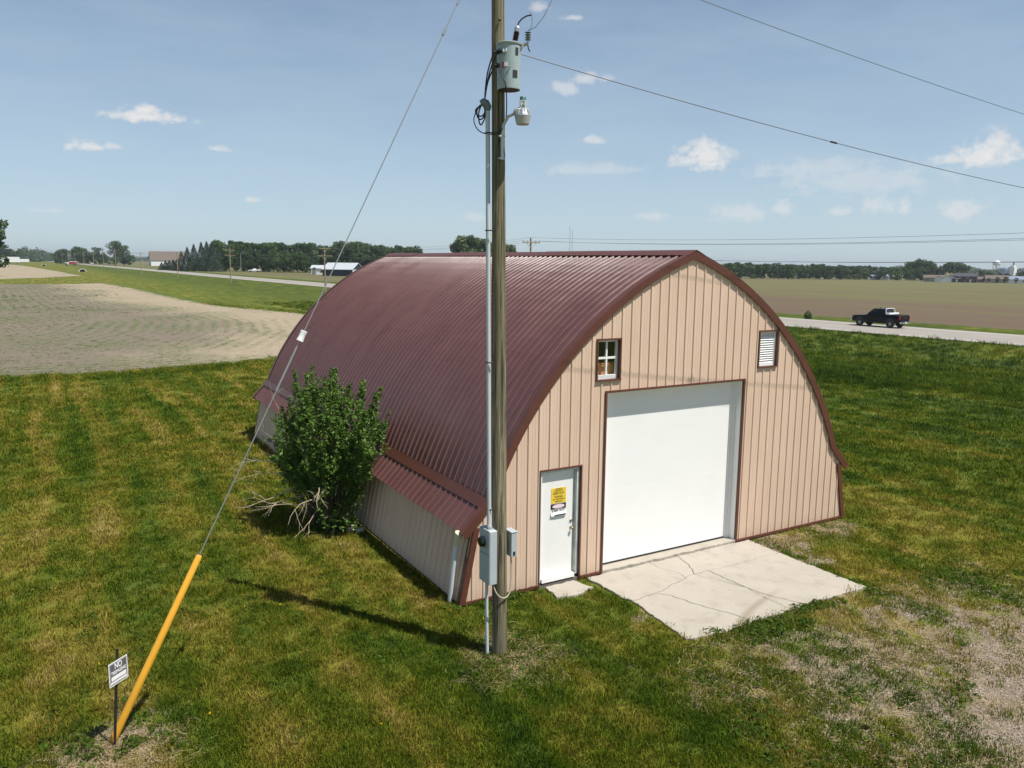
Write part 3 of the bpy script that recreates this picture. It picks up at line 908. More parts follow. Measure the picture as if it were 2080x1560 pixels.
# -- louvred vent
trim_round(LV, 0.03, 0.035, True, 0.03)
lx0, lx1, lz0, lz1 = LV
lroot = empty('louvre_vent', ((lx0+lx1)/2, 0.05, lz0)); lroot.parent = barn
for a, b in (((lx0, 0.03, lz0), (lx0+0.035, 0.09, lz1)), ((lx1-0.05, 0.03, lz0), (lx1-.0005, 0.09, lz1)), ((lx0+.0355, 0.03, lz1-0.04), (lx1-.0505, 0.088, lz1)), ((lx0+.0355, 0.03, lz0+.0005), (lx1-.0505, 0.088, lz0+0.06))):
    hbox('frame', a, b, 'white_paint', lroot)
for i in range(13):
    z = lz0+0.068+i*0.0495
    m = MB()
    m.add([(lx0+.036, 0.032, z), (lx1-.051, 0.032, z), (lx1-.051, 0.078, z+0.045), (lx0+.036, 0.078, z+0.045),
           (lx0+.036, 0.037, z-0.006), (lx1-.051, 0.037, z-0.006), (lx1-.051, 0.083, z+0.039), (lx0+.036, 0.083, z+0.039)],
          [(0,1,2,3),(7,6,5,4),(0,4,5,1),(2,6,7,3),(1,5,6,2),(0,3,7,4)])
    m.build('slat', 'white_paint', lroot)
hbox('vent_back', (lx0+.036, 0.10, lz0+.06), (lx1-.051, 0.104, lz1-.04), 'interior_dark', lroot)
# loft inside, so the panes look into a dark interior with a box on the boards
m = MB(); m.box((-3.0, 0.34, 3.62), (-1.2, 2.4, 3.664)); lf = m.build('loft_floor', 'interior_dark', barn)
cb = empty('cardboard_box', (-1.95, 0.55, 3.66), 'brown cardboard box standing behind the gable window panes', 'box')
m = MB(); m.bbox((-2.35, 0.17, 3.665), (-1.75, 0.60, 4.15), 0.008); m.build('carton', 'cardboard', cb)
m = MB(); m.box((-2.36, 0.16, 4.152), (-1.74, 0.36, 4.166)); m.build('flap', 'cardboard', cb)

# ------------------------------------------------------------------ notices on the walk door
def Mface(x, y, z, rz=0.0, tilt=0.0):
    # local x right, y up, facing -Y (before rz)
    return Matrix.Translation((x, y, z)) @ Matrix.Rotation(rz, 4, 'Z') @ Matrix.Rotation(math.pi/2+tilt, 4, 'X')
n1 = empty('door_notice', (-3.13, 0.084, 1.74), 'yellow private property keep out notice, top one on white walk door', 'notice', None)
hbox('board', (-3.297, 0.079, 1.728), (-2.965, 0.0835, 1.872), 'sign_yellow', n1)
for s, z, sz, w in (('PRIVATE', 1.850, 0.034, 0.15), ('PROPERTY', 1.815, 0.036, 0.20), ('KEEP OUT', 1.766, 0.055, 0.25)):
    text_part('lettering', s, sz, 'sign_black', n1, Mface(-3.131, 0.0782, z), w)
n2 = empty('door_notice', (-3.13, 0.084, 1.57), 'yellow posted no trespassing notice between two other notices on walk door', 'notice', None)
hbox('board', (-3.300, 0.0795, 1.575), (-2.963, 0.0838, 1.722), 'sign_yellow', n2)
for s, z, sz, w in (('POSTED', 1.695, 0.045, 0.18), ('NO TRESPASSING', 1.650, 0.030, 0.27), ('KEEP OUT', 1.607, 0.036, 0.17)):
    text_part('lettering', s, sz, 'sign_black', n2, Mface(-3.131, 0.0786, z), w)
n3 = empty('door_notice', (-3.13, 0.084, 1.35), 'white keep out notice with black band and faded oval on walk door', 'notice', None)
# curled sheet
m = MB(); vs = []; fs = []
for i in range(9):
    z = 1.565-i*0.0275
    yy = 0.0825-0.035*max(0, (i-5)/3)**2
    vs += [(-3.306, yy, z), (-2.960, yy, z), (-2.960, yy+.002, z), (-3.306, yy+.002, z)]
for i in range(8):
    for k in range(4):
        j = (k+1) % 4
        fs.append((i*4+k, i*4+j, i*4+4+j, i*4+4+k))
m.add(vs, fs); m.build('sheet', 'sign_white', n3)
hbox('band', (-3.304, 0.0790, 1.462), (-2.962, 0.0815, 1.563), 'sign_black', n3)
m = MB(); m.lathe((0, 0, 0), [(1.0, 0.0), (1.0, 0.001)], 28, 'y')
ov = m.build('oval', 'sign_fadedred', n3); ov.data.transform(Matrix.Translation((-3.133, 0.0772, 1.514)) @ Matrix.Diagonal((0.138, 1.0, 0.041, 1)))
text_part('lettering', 'KEEP OUT', 0.075, 'sign_black', n3, Mface(-3.133, 0.0798, 1.420), 0.29)
hbox('curled_edge', (-3.24, 0.044, 1.345), (-2.975, 0.0470, 1.366), 'sign_black', n3)

# ------------------------------------------------------------------ white drain pipe by the corner
pv = empty('drain_pipe', (-5.31, 0.28, 0), 'white plastic drain pipe leaning against the barn side wall by the corner', 'pipe')
m = MB(); m.tube([(-5.315, 0.28, -0.02), (-5.285, 0.21, 0.62), (-5.255, 0.15, 1.08)], 0.042, 14); m.build('pipe', 'pvc', pv, True)
pbr('funnel_cream', (0.62, 0.58, 0.42), 0.5, var=0.1)
m = MB(); m.tube([(-5.255, 0.15, 1.075), (-5.24, 0.125, 1.16), (-5.225, 0.10, 1.31), (-5.22, 0.09, 1.335)], [0.036, 0.05, 0.072, 0.075], 14); m.build('funnel', 'funnel_cream', pv, True)

# ------------------------------------------------------------------ concrete apron, broken into slabs
apron = tag(bpy.data.objects.new('driveway_apron', None), kind='structure'); COL.objects.link(apron)
def rough_edge(a, b):
    k = (round(a[0], 3), round(a[1], 3)); l = (round(b[0], 3), round(b[1], 3))
    rev = k > l
    p, q = (l, k) if rev else (k, l)
    rr = random.Random(str((p, q)))
    L = math.hypot(q[0]-p[0], q[1]-p[1]); n = max(1, int(L/0.07))
    nxn, nyn = -(q[1]-p[1])/L, (q[0]-p[0])/L
    pts = []; w = 0
    for i in range(n):
        w = w*0.5+rr.uniform(-1, 1)*0.022
        f = i/n
        kk = w if 0 < i else 0
        pts.append((p[0]+(q[0]-p[0])*f+nxn*kk, p[1]+(q[1]-p[1])*f+nyn*kk))
    pts.append(q)
    if rev: pts = pts[::-1]
    return pts[:-1]
def slab(poly, ztop, gap, thick=0.14, parent=apron, name='slab', mat='concrete'):
    pts = []
    for i in range(len(poly)): pts += rough_edge(poly[i], poly[(i+1) % len(poly)])
    ar = sum(pts[i][0]*pts[(i+1) % len(pts)][1]-pts[(i+1) % len(pts)][0]*pts[i][1] for i in range(len(pts)))
    if ar < 0: pts = pts[::-1]
    n = len(pts)
    def inset(d):
        out = []
        for i in range(n):
            a, b, c = pts[i-1], pts[i], pts[(i+1) % n]
            tx, ty = c[0]-a[0], c[1]-a[1]; L = math.hypot(tx, ty) or 1
            out.append((b[0]-ty/L*d, b[1]+tx/L*d))
        return out
    i1 = inset(gap); i2 = inset(gap+0.008)
    vs = [(x, y, ztop-thick) for x, y in i1]+[(x, y, ztop-0.008) for x, y in i1]+[(x, y, ztop) for x, y in i2]
    fs = [tuple(range(2*n, 3*n)), tuple(range(n-1, -1, -1))]
    for r in range(2):
        for i in range(n):
            j = (i+1) % n
            fs.append((r*n+i, r*n+j, r*n+n+j, r*n+n+i))
    me = bpy.data.meshes.new(name); me.from_pydata(vs, [], fs)
    return new_obj(name, me, mat, parent)
BL0=(-2.53,-.06); L0=(-2.52,-1.09); L1=(-2.43,-1.32); L2=(-2.51,-2.17); NL=(-2.59,-2.9); N1=(-1.92,-3.03); D5=(-1.14,-2.98); N2=(-.7,-3.0); E5=(-.19,-2.98); E25=(.21,-2.95); N3=(1.0,-2.98); NRt=(1.87,-3.01); Rr1=(1.83,-.93); BR=(1.87,-.05); C0=(-.18,-.04); B0=(-.96,-.05)
A1=(-1.86,-1.27); A2=(-1.57,-1.21); A3=(-.86,-1.02); A4=(-.59,-.93); A5=(-.19,-.94); A6=(.25,-.97)
B1=(-.96,-.39); B2=(-.81,-.76); C1=(-.31,-.44); C2=(-.47,-.78); D1=(-1.65,-1.5); D2=(-1.52,-2.0); D3=(-1.29,-2.5); E1=(-.31,-1.6); EX=(-.16,-1.96); E4=(-.23,-2.44); F1=(-.28+.09,-1.42); F2=(-.06,-2.42)
for poly, dz in (([BL0,L0,L1,A1,A2,A3,B2,B1,B0], .060), ([B0,B1,B2,A3,A4,C2,C1,C0], .056), ([C0,C1,C2,A4,A5,A6,Rr1,BR], .059),
                 ([L1,L2,NL,N1,D5,D3,D2,D1,A1], .050), ([A1,D1,D2,D3,D5,N2,E5,E4,EX,E1,A4,A3,A2], .054), ([A4,E1,EX,F1,A5], .052), ([EX,E4,E5,E25,F2], .053), ([A5,F1,EX,F2,E25,N3,NRt,Rr1,A6], .057)):
    slab(poly, dz-0.028, 0.005)
slab([(-2.17, -.03), (1.53, -.03), (1.53, .6), (-2.17, .6)], 0.075, 0.0, name='threshold_slab')
stp = slab([(-3.50, -.07), (-2.84, -.05), (-2.70, -.50), (-3.05, -.62), (-3.56, -.55)], 0.035, 0.0, 0.1, None, 'doorstep')
tag(stp, 'small rough concrete step slab at the foot of the walk door', 'step')

# ------------------------------------------------------------------ utility pole and what hangs on it
PX, PY = -5.45, -1.78
LEAN = (-0.0090, 0.0052)
def pp(z, r=0.0, f=0.0):
    """point on the pole axis at height z, offset r metres along Rv and f metres towards the viewer side"""
    hf = Vector((math.sin(YAW), math.cos(YAW), 0))
    return Vector((PX+LEAN[0]*z, PY+LEAN[1]*z, z))+Rv*r-hf*f
PTOP = 10.75
pole = empty('utility_pole', (PX, PY, 0), 'tall weathered grey-brown wooden utility pole standing before the barn corner', 'utility pole')
m = MB(); n = 28; vs = []; fs = []
zs_ = np.linspace(-0.3, PTOP, 60)
rr = random.Random(4)
ph = [rr.uniform(0, 6.28) for _ in range(6)]
for z in zs_:
    c = pp(z); r0 = 0.118-0.0030*z
    for k in range(n):
        a = 2*math.pi*k/n
        r = r0*(1+0.018*math.sin(3*a+ph[0]+z*.25)+0.014*math.sin(7*a+ph[1]-z*.4)+0.012*math.sin(11*a+ph[2]+z*.8))
        vs.append((c.x+r*math.cos(a), c.y+r*math.sin(a), z))
for i in range(len(zs_)-1):
    for k in range(n):
        j = (k+1) % n
        fs.append((i*n+k, i*n+j, i*n+n+j, i*n+n+k))
fs.append(tuple(range((len(zs_)-1)*n, len(zs_)*n)))
m.add(vs, fs); m.build('shaft', 'pole_wood', pole, True)
for z in (9.35, 8.72, 7.75):
    c = pp(z, 0.02, 0.105)
    m = MB(); m.lathe((c.x, c.y, c.z), [(0.018, 0.0), (0.018, -0.03), (0.008, -0.035)], 8, 'y'); m.build('bolt', 'dark_metal', pole)
m = MB(); a = pp(10.55, -0.14, 0); b = pp(10.55, 0.14, 0); m.tube([a, b], 0.012, 8); m.build('through_bolt', 'galv', pole)

# transformer
TC = pp(8.40, 0.15, 0.235)
tr = empty('pole_transformer', TC, 'grey cylindrical transformer can bolted near the top of the wooden pole', 'transformer')
m = MB(); m.lathe(TC, [(0.150, 0.0), (0.158, 0.0), (0.160, 0.012), (0.160, 0.02), (0.166, 0.56), (0.166, 0.575)], 32); m.build('tank', 'tank_grey', tr, True)
m = MB(); m.lathe(TC+Vector((0, 0, 0.0)), [(0.06, -0.002), (0.150, -0.003), (0.150, -0.0005)], 32); m.build('tank_bottom', 'dark_metal', tr)
m = MB(); m.lathe(TC+Vector((0, 0, 0.575)), [(0.172, 0.0), (0.178, 0.008), (0.178, 0.028), (0.165, 0.036), (0.09, 0.052), (0.02, 0.056)], 32); m.build('lid', 'tank_grey', tr, True)
cR = TC+Rv*0.168
hfv = Vector((math.sin(YAW), math.cos(YAW), 0))
def polar(ang, r, z):
    """point round the tank; ang 0 faces the viewer side, + to the right"""
    d = -hfv*math.cos(ang)+Rv*math.sin(ang)
    return TC+d*r+Vector((0, 0, z))
m = MB(); m.tube([polar(1.15, 0.170, 0.585), polar(1.15, 0.195, 0.585), polar(1.15, 0.195, 0.545), polar(1.15, 0.172, 0.50)], 0.012, 8); m.build('lid_clamp', 'galv', tr)
for a_ in (-0.35,):
    m = MB(); m.tube([polar(a_-.10, 0.165, 0.50), polar(a_-.10, 0.185, 0.465), polar(a_, 0.19, 0.455), polar(a_+.13, 0.185, 0.465), polar(a_+.13, 0.165, 0.50)], 0.012, 8); m.build('lifting_lug', 'tank_grey', tr, True)
def decal(name, a0, a1, z0, z1, mat, r=0.1685):
    m = MB(); vs = []; fs = []
    k = 6
    for i in range(k+1):
        a = a0+(a1-a0)*i/k
        vs += [polar(a, r, z0), polar(a, r, z1), polar(a, r-0.006, z1), polar(a, r-0.006, z0)]
    for i in range(k):
        for j in range(4):
            l = (j+1) % 4
            fs.append((i*4+j, i*4+l, i*4+4+l, i*4+4+j))
    fs += [(0, 1, 2, 3), tuple(range(k*4+3, k*4-1, -1))]
    m.add(vs, fs); return m.build(name, mat, tr)
decal('dark_reflection', 0.35, 0.78, 0.14, 0.235, 'dark_metal', 0.1675)  # dark reflections on the can, painted as flat patches
decal('dark_reflection', 0.55, 0.85, 0.43, 0.53, 'dark_metal', 0.1685)
decal('sticker', -0.62, -0.40, 0.26, 0.34, 'car_red', 0.1680)
decal('sticker', -0.40, -0.10, 0.28, 0.33, 'sign_white', 0.1680)
m = MB()
m.tube([polar(0.25, 0.165, 0.36), polar(0.10, 0.18, 0.27), polar(-.02, 0.18, 0.275)], 0.008, 6); m.build('tank_bracket', 'tank_grey', tr)
for a_, z_ in ((-0.75, 0.48), (-1.15, 0.48), (-1.0, 0.30)):
    m = MB(); p0 = polar(a_, 0.155, z_); p1 = polar(a_, 0.20, z_); p2 = polar(a_, 0.225, z_)
    m.tube([p0, p1, p1, p2], [0.030, 0.030, 0.014, 0.014], 10); m.build('secondary_bushing', 'cable_black', tr)
# bushing on the lid
hb = TC+Vector((0, 0, 0.62))+Rv*0.075
prof = [(0.030, 0.0)]
for i in range(8):
    prof += [(0.042, 0.012+i*0.017), (0.030, 0.020+i*0.017)]
tl_ = Vector((0.12, -0.06, 1)).normalized()
m = MB(); m.tube([hb+Rv*(0.03*z/0.16)+Vector((0, 0, z)) for r, z in prof], [r for r, z in prof], 14); m.build('primary_bushing', 'porcelain', tr)
m = MB(); t0 = hb+Rv*0.027+Vector((0, 0, 0.145)); m.tube([t0, t0+Vector((0, 0, 0.05))+Rv*0.008, t0+Vector((0, 0, 0.07))+Rv*0.01], [0.036, 0.040, 0.026], 14); m.build('bushing_cover', 'galv', tr)
# surge arrester
ab = TC+Vector((0, 0, 0.60))+Rv*0.255
prof = []
for i in range(4):
    prof += [(0.022, 0.05+i*0.032), (0.045, 0.062+i*0.032), (0.022, 0.070+i*0.032)]
m = MB(); m.lathe(ab, prof, 14); m.build('surge_arrester', 'polymer_grey', tr)
m = MB(); m.tube([TC+Vector((0, 0, .585))+Rv*.17, ab+Vector((0, 0, 0.01)), ab+Vector((0, 0, 0.05))], 0.022, 8); m.build('arrester_bracket', 'galv', tr)
m = MB(); m.tube([ab+Vector((0, 0, 0.0)), ab+Vector((0.01, 0, -0.05)), ab+Vector((0.03, -.01, -0.09))], 0.008, 6); m.build('ground_lead', 'cable_black', tr)
# leads
tp = t0+Vector((0, 0, 0.07))+Rv*0.01
at_ = ab+Vector((0, 0, 0.185))
def arc(p, q, up, n=10):
    return [p.lerp(q, i/n)+Vector((0, 0, up*4*(i/n)*(1-i/n))) for i in range(n+1)]
lead = empty('primary_lead', tp, 'short black lead curving up from the transformer bushing', 'cable')
q = tp+Rv*0.19+Vector((0, 0, 0.15))
m = MB(); m.tube([tp, tp+Vector((0, 0, 0.05))+Rv*.015, tp+Vector((0, 0, 0.10))+Rv*.06, tp+Vector((0, 0, .135))+Rv*.12, q], 0.010, 8); m.build('insulated_lead', 'cable_black', lead, True)
m = MB(); m.tube([q, q+Rv*.01+Vector((0, 0, -.1)), at_+Rv*.03], 0.003, 5); m.tube([q, q+Vector((0, 0, 0.035))-Rv*.02], 0.003, 5); m.build('lead_tail', 'cable_black', lead)
tw = empty('primary_tap_wire', at_, 'thin tap wire rising from the arrester past the pole', 'wire')
m = MB(); e_ = pp(10.4, 1.05, 0.1); m.tube([at_+Vector((0, 0, 0))+Rv*.03, at_, at_+Rv*.10+Vector((0, 0, .04)), at_+Rv*.22+Vector((0, 0, .19)), at_+Rv*.36+Vector((0, 0, .48)), e_], 0.0045, 6); m.build('strand', 'wire_grey', tw, True)

# conduit riser with weatherhead and loops
cdt = empty('service_conduit', pp(0, -0.15, 0.06), 'pale grey conduit riser strapped up the side of the wooden pole', 'conduit')
m = MB(); m.tube([pp(2.02, -0.152, 0.085), pp(5, -0.150, 0.05), pp(8.16, -0.148, 0.03)], 0.033, 14); m.build('riser', 'conduit_grey', cdt, True)
for z in (2.35, 4.59, 6.5, 7.85):
    m = MB(); m.tube([pp(z, -0.19, 0.08), pp(z, -0.15, 0.105), pp(z, -0.06, 0.115)], 0.010, 6); m.build('strap', 'dark_metal', cdt)
w0 = pp(8.16, -0.148, 0.03)
m = MB(); m.tube([w0, w0+Vector((0, 0, .05)), w0+Vector((0, 0, .10))-Rv*.03, w0+Vector((0, 0, .115))-Rv*.07, w0+Vector((0, 0, .10))-Rv*.10], [0.036, 0.055, 0.062, 0.055, 0.04], 12); m.build('weatherhead', 'polymer_grey', cdt, True)
sc_ = empty('service_cables', w0, 'looped black service cables hanging by the weatherhead of the pole', 'cable')
wh = w0+Vector((0, 0, .08))-Rv*.09
for k, (out, drop, tgt) in enumerate(((0.10, 0.20, (-0.75, 0.225, 0.48)), (0.06, 0.27, (-1.15, 0.225, 0.48)), (0.13, 0.15, (-1.0, 0.225, 0.30)))):
    a = wh+hfv*0.02*(k-1)
    b = polar(*tgt)
    pts = [a, a-Rv*out*0.6+Vector((0, 0, -drop*.4)), a-Rv*out*0.5+Vector((0, 0, -drop*.85)), a+Vector((0, 0, -drop)), a+Rv*.05+Vector((0, 0, -drop*.6)), a+Rv*.045+Vector((0, 0, .05)), a.lerp(b, .6)-Rv*.02, b]
    # smooth
    sp = []
    for i in range(len(pts)-1):
        p0, p1, p2, p3 = pts[max(i-1, 0)], pts[i], pts[i+1], pts[min(i+2, len(pts)-1)]
        for u in (0, .25, .5, .75):
            sp.append(0.5*((2*p1)+(p2-p0)*u+(2*p0-5*p1+4*p2-p3)*u*u+(3*p1-p0-3*p2+p3)*u**3))
    sp.append(pts[-1])
    m = MB(); m.tube(sp, 0.010, 7); m.build('cable', 'cable_black', sc_, True)
lg = [wh-Rv*.02+Vector((0, 0, .0)), wh-Rv*.10+Vector((0, 0, -.16)), wh-Rv*.09+Vector((0, 0, -.27)), wh-Rv*.02+Vector((0, 0, -.36)), wh+Rv*.12+Vector((0, 0, -.40)), pp(7.86, .02, .15), pp(7.98, .10, .14), pp(8.2, .12, .15), polar(-.2, .2, .02), polar(-.5, .2, .15), polar(-.75, .19, .28)]
m = MB(); lgs = []
for i in range(len(lg)-1):
    p0_, p1_, p2_, p3_ = lg[max(i-1, 0)], lg[i], lg[i+1], lg[min(i+2, len(lg)-1)]
    lgs += [0.5*((2*p1_)+(p2_-p0_)*u+(2*p0_-5*p1_+4*p2_-p3_)*u*u+(3*p1_-p0_-3*p2_+p3_)*u**3) for u in (0, .25, .5, .75)]
m.tube(lgs+[lg[-1]], 0.008, 6); m.build('cable', 'cable_black', sc_, True)

# yard light
yl = empty('yard_light', pp(7.55, 0.05, 0.11), 'grey dusk-to-dawn yard light on a bent arm bolted to the pole', 'yard light')
H0 = pp(8.06, 0.345, 0.25)
m = MB(); m.tube([pp(7.48, 0.055, 0.13), pp(7.75, 0.055, 0.13), pp(7.95, 0.075, 0.14), pp(8.06, 0.14, 0.17), pp(8.10, 0.24, 0.21), H0+Rv*-.03+Vector((0, 0, .055))], 0.021, 12); m.build('arm', 'galv', yl, True)
for z in (7.50, 7.80):
    a = pp(z, .055, .135); m = MB(); m.bbox((a.x-.05, a.y-.012, a.z-.012), (a.x+.05, a.y+.025, a.z+.012), .004); m.build('arm_bracket', 'galv', yl)
m = MB(); m.lathe(H0+Vector((0, 0, 0.0)), [(0.05, .10), (0.085, 0.08), (0.105, 0.02), (0.115, 0.0), (0.115, -0.012), (0.09, -.012)], 24); m.build('housing', 'galv', yl, True)
for k in range(14):
    a = 2*math.pi*k/14
    d = Vector((math.cos(a), math.sin(a), 0))
    m = MB(); m.tube([H0+d*.055+Vector((0, 0, .095)), H0+d*.094+Vector((0, 0, .075)), H0+d*.112+Vector((0, 0, .012))], 0.006, 4); m.build('fin', 'galv', yl)
m = MB(); m.lathe(H0, [(0.113, -0.014), (0.106, -0.05), (0.090, -0.115), (0.082, -0.120), (0.01, -0.122)], 28); m.build('refractor', 'lamp_lens', yl, True)
m = MB(); bxp = H0+Vector((0, 0, .06))
m.tube([bxp-Rv*.13, bxp-Rv*.05, bxp+Rv*.03], [0.028, 0.052, 0.052], 10); m.build('neck', 'galv', yl, True)
m = MB(); m.lathe(H0+Vector((0, 0, .095)), [(0.046, -.02), (0.046, 0.10), (0.03, 0.102)], 18); m.build('driver_box', 'grey_box', yl, True)
m = MB(); m.lathe(H0+Vector((0, 0, .20)), [(0.044, 0.0), (0.044, 0.045), (0.036, 0.055), (0.01, 0.056)], 18); m.build('photocell', 'photocell', yl, True)
lb = empty('rating_label', H0); lb.parent = yl; lb.matrix_parent_inverse = wm(yl).inverted()
f_ = H0-hfv*0.0475+Vector((0, 0, .145))
m = MB(); m.add([f_-Rv*.035+Vector((0, 0, -.055)), f_+Rv*.035+Vector((0, 0, -.055)), f_+Rv*.035+Vector((0, 0, .055)), f_-Rv*.035+Vector((0, 0, .055))]+[p+hfv*.012 for p in (f_-Rv*.035+Vector((0, 0, -.055)), f_+Rv*.035+Vector((0, 0, -.055)), f_+Rv*.035+Vector((0, 0, .055)), f_-Rv*.035+Vector((0, 0, .055)))], [(0,1,2,3),(7,6,5,4),(0,4,5,1),(1,5,6,2),(2,6,7,3),(3,7,4,0)])
m.build('sticker', 'sign_white', lb)
for s, dz in (('73', .024), ('LED', -.026)):
    fp = f_-hfv*.0022
    text_part('lettering', s, .052, 'sign_black', lb, Mface(fp.x, fp.y, fp.z+dz, -YAW), .048 if s == '73' else .058)

def smooth(P):
    P = [Vector(p) for p in P]; sp = []
    for i in range(len(P)-1):
        p0, p1, p2, p3 = P[max(i-1, 0)], P[i], P[i+1], P[min(i+2, len(P)-1)]
        for u in (0, .25, .5, .75):
            sp.append(0.5*((2*p1)+(p2-p0)*u+(2*p0-5*p1+4*p2-p3)*u*u+(3*p1-p0-3*p2+p3)*u**3))
    return sp+[P[-1]]
pbr('cable_beige', (0.36, 0.31, 0.24), 0.6)
# meter box with conduit to the ground
mbx = empty('electric_meter', (-5.65, -1.78, 1.2), 'grey electric meter box with round glass dial on the pole', 'electric meter')
m = MB(); m.bbox((-5.715, -1.92, 1.20), (-5.585, -1.595, 2.05), 0.008); m.build('enclosure', 'grey_box', mbx)
m = MB(); m.bbox((-5.722, -1.912, 1.205), (-5.7155, -1.603, 1.66), 0.003); m.build('lower_cover', 'grey_box', mbx)
m = MB(); m.bbox((-5.722, -1.912, 1.668), (-5.7155, -1.603, 2.045), 0.003); m.build('upper_cover', 'grey_box', mbx)
m = MB(); m.lathe((-5.723, -1.757, 1.86), [(0.10, 0.0), (0.10, -0.018), (0.088, -0.02), (0.085, -0.012)], 26, 'x'); m.build('dial_ring', 'galv', mbx, True)
m = MB(); m.lathe((-5.723, -1.757, 1.86), [(0.084, -0.002), (0.080, -0.06), (0.068, -0.078), (0.02, -0.08)], 26, 'x'); m.build('dial_glass', 'car_glass', mbx, True)
m = MB(); m.lathe((-5.65, -1.80, 2.05), [(0.045, -.002), (0.045, 0.03), (0.036, 0.05)], 14); m.build('hub', 'galv', mbx, True)
lc = empty('ground_conduit', (-5.655, -1.71, 0), 'thin grey conduit dropping from the meter box into the grass', 'conduit')
m = MB(); m.tube([(-5.655, -1.72, 1.20), (-5.65, -1.72, 0.6), (-5.645, -1.735, -0.05)], 0.026, 12); m.build('pipe', 'conduit_grey', lc, True)
dsx = empty('disconnect_box', (-5.28, -1.80, 1.55), 'small grey disconnect box on the barn side of the wooden pole', 'electric box')
m = MB(); m.bbox((-5.325, -1.90, 1.57), (-5.225, -1.70, 1.96), 0.006); m.build('enclosure', 'grey_box', dsx)
m = MB(); m.bbox((-5.332, -1.908, 1.962), (-5.215, -1.692, 1.975), 0.003); m.build('rain_lid', 'grey_box', dsx)
m = MB(); m.bbox((-5.295, -1.9075, 1.60), (-5.255, -1.9005, 1.66), 0.002); m.build('latch', 'dark_metal', dsx)
cbl = empty('grey_feed_cable', (-5.45, -1.9, 0.98), 'grey feed cable looping round the pole below the meter box', 'cable')
m = MB(); m.tube(smooth([(-5.62, -1.86, 1.19), (-5.60, -1.90, 1.08), (-5.54, -1.935, 0.99), (-5.45, -1.935, 0.96), (-5.36, -1.92, 1.02), (-5.31, -1.875, 1.2), (-5.29, -1.84, 1.4), (-5.285, -1.82, 1.57)]), 0.012, 8); m.build('cable', 'cable_beige', cbl, True)

# guy wire, strain insulator, yellow guard
GA = Vector((-10.89, -1.45, 0)); GB = pp(10.5, -0.10, 0.02)
gd = (GB-GA).normalized(); GL = (GB-GA).length
def gp(t_): return GA+(GB-GA)*t_
guy = empty('guy_wire', gp(0.0), 'grey steel guy wire slanting from the pole top to the ground anchor', 'guy wire')
m = MB(); m.tube([gp(0.015), gp(0.475)], 0.0075, 7); m.tube([gp(0.49), gp(0.995)], 0.0075, 7); m.build('strand', 'guy_steel', guy)
m = MB(); m.tube([gp(0.415), gp(0.47)], 0.014, 8); m.build('preformed_grip', 'guy_steel', guy)
m = MB(); m.tube([gp(0.905), gp(0.95)], 0.013, 8); m.tube([gp(.865), gp(.872)], .018, 8); m.build('preformed_grip', 'guy_steel', guy)
m = MB(); ic = gp(0.4825); m.tube([ic-gd*.075, ic-gd*.07, ic-gd*.02, ic+gd*.02, ic+gd*.07, ic+gd*.075], [0.035, .048, .042, .042, .048, .035], 12); m.build('strain_insulator', 'sign_white', guy, True)
for t_ in (0.925, 0.945):
    m = MB(); c = gp(t_); m.tube([c-gd*.04, c+gd*.04], 0.026, 8); m.build('guy_clamp', 'guy_steel', guy)
gg = empty('guy_guard', gp(0.0), 'long yellow plastic guard sleeve on the lower end of the guy wire', 'guy guard')
m = MB(); m.tube([gp(-0.004)+Vector((0, 0, 0)), gp(0.004), gp(0.2165), gp(0.218)], [0.042, 0.050, 0.040, 0.030], 16); m.build('sleeve', 'yellow_plastic', gg, True)
m = MB(); m.tube([gp(0.2), gp(0.2185)], 0.018, 8); m.build('rod_eye', 'guy_steel', gg)
# cut line of the sleeve's seam
m = MB(); up_ = gd.cross(Vector((0, 1, 0))).normalized(); m.tube([gp(0.01)-up_*.047, gp(0.21)-up_*.039], 0.0035, 5); m.build('seam', 'yellow_plastic', gg)

# service wires from the pole to the right, over the apron
def span(name, label, a, b, sag, r, n=40, mat='wire_grey', splice=None):
    root = empty(name, a, label, 'wire')
    a, b = Vector(a), Vector(b)
    pts = [a.lerp(b, i/n)+Vector((0, 0, -sag*4*(i/n)*(1-i/n))) for i in range(n+1)]
    m = MB(); m.tube(pts, r, 6); m.build('strand', mat, root)
    if splice is not None:
        i = splice*n; k = int(i); c = pts[k].lerp(pts[k+1], i-k); d = (pts[k+1]-pts[k]).normalized()
        m = MB(); m.tube([c-d*.10, c-d*.08, c+d*.08, c+d*.10], [0.006, .017, .017, .006], 8); m.build('splice', 'cable_black', root)
    return root
w1a = pp(8.93, 0.22, 0.12)
span('neutral_wire', 'grey overhead wire with dark splice leaving the transformer over the apron', w1a, (32.0, -2.55, 7.6), 0.75, 0.0065, splice=0.178)
span('primary_wire', 'thin overhead wire running from the pole top above the apron', pp(10.62, 0.05, 0.05), (32.0, -2.3, 8.7), 0.62, 0.0055)

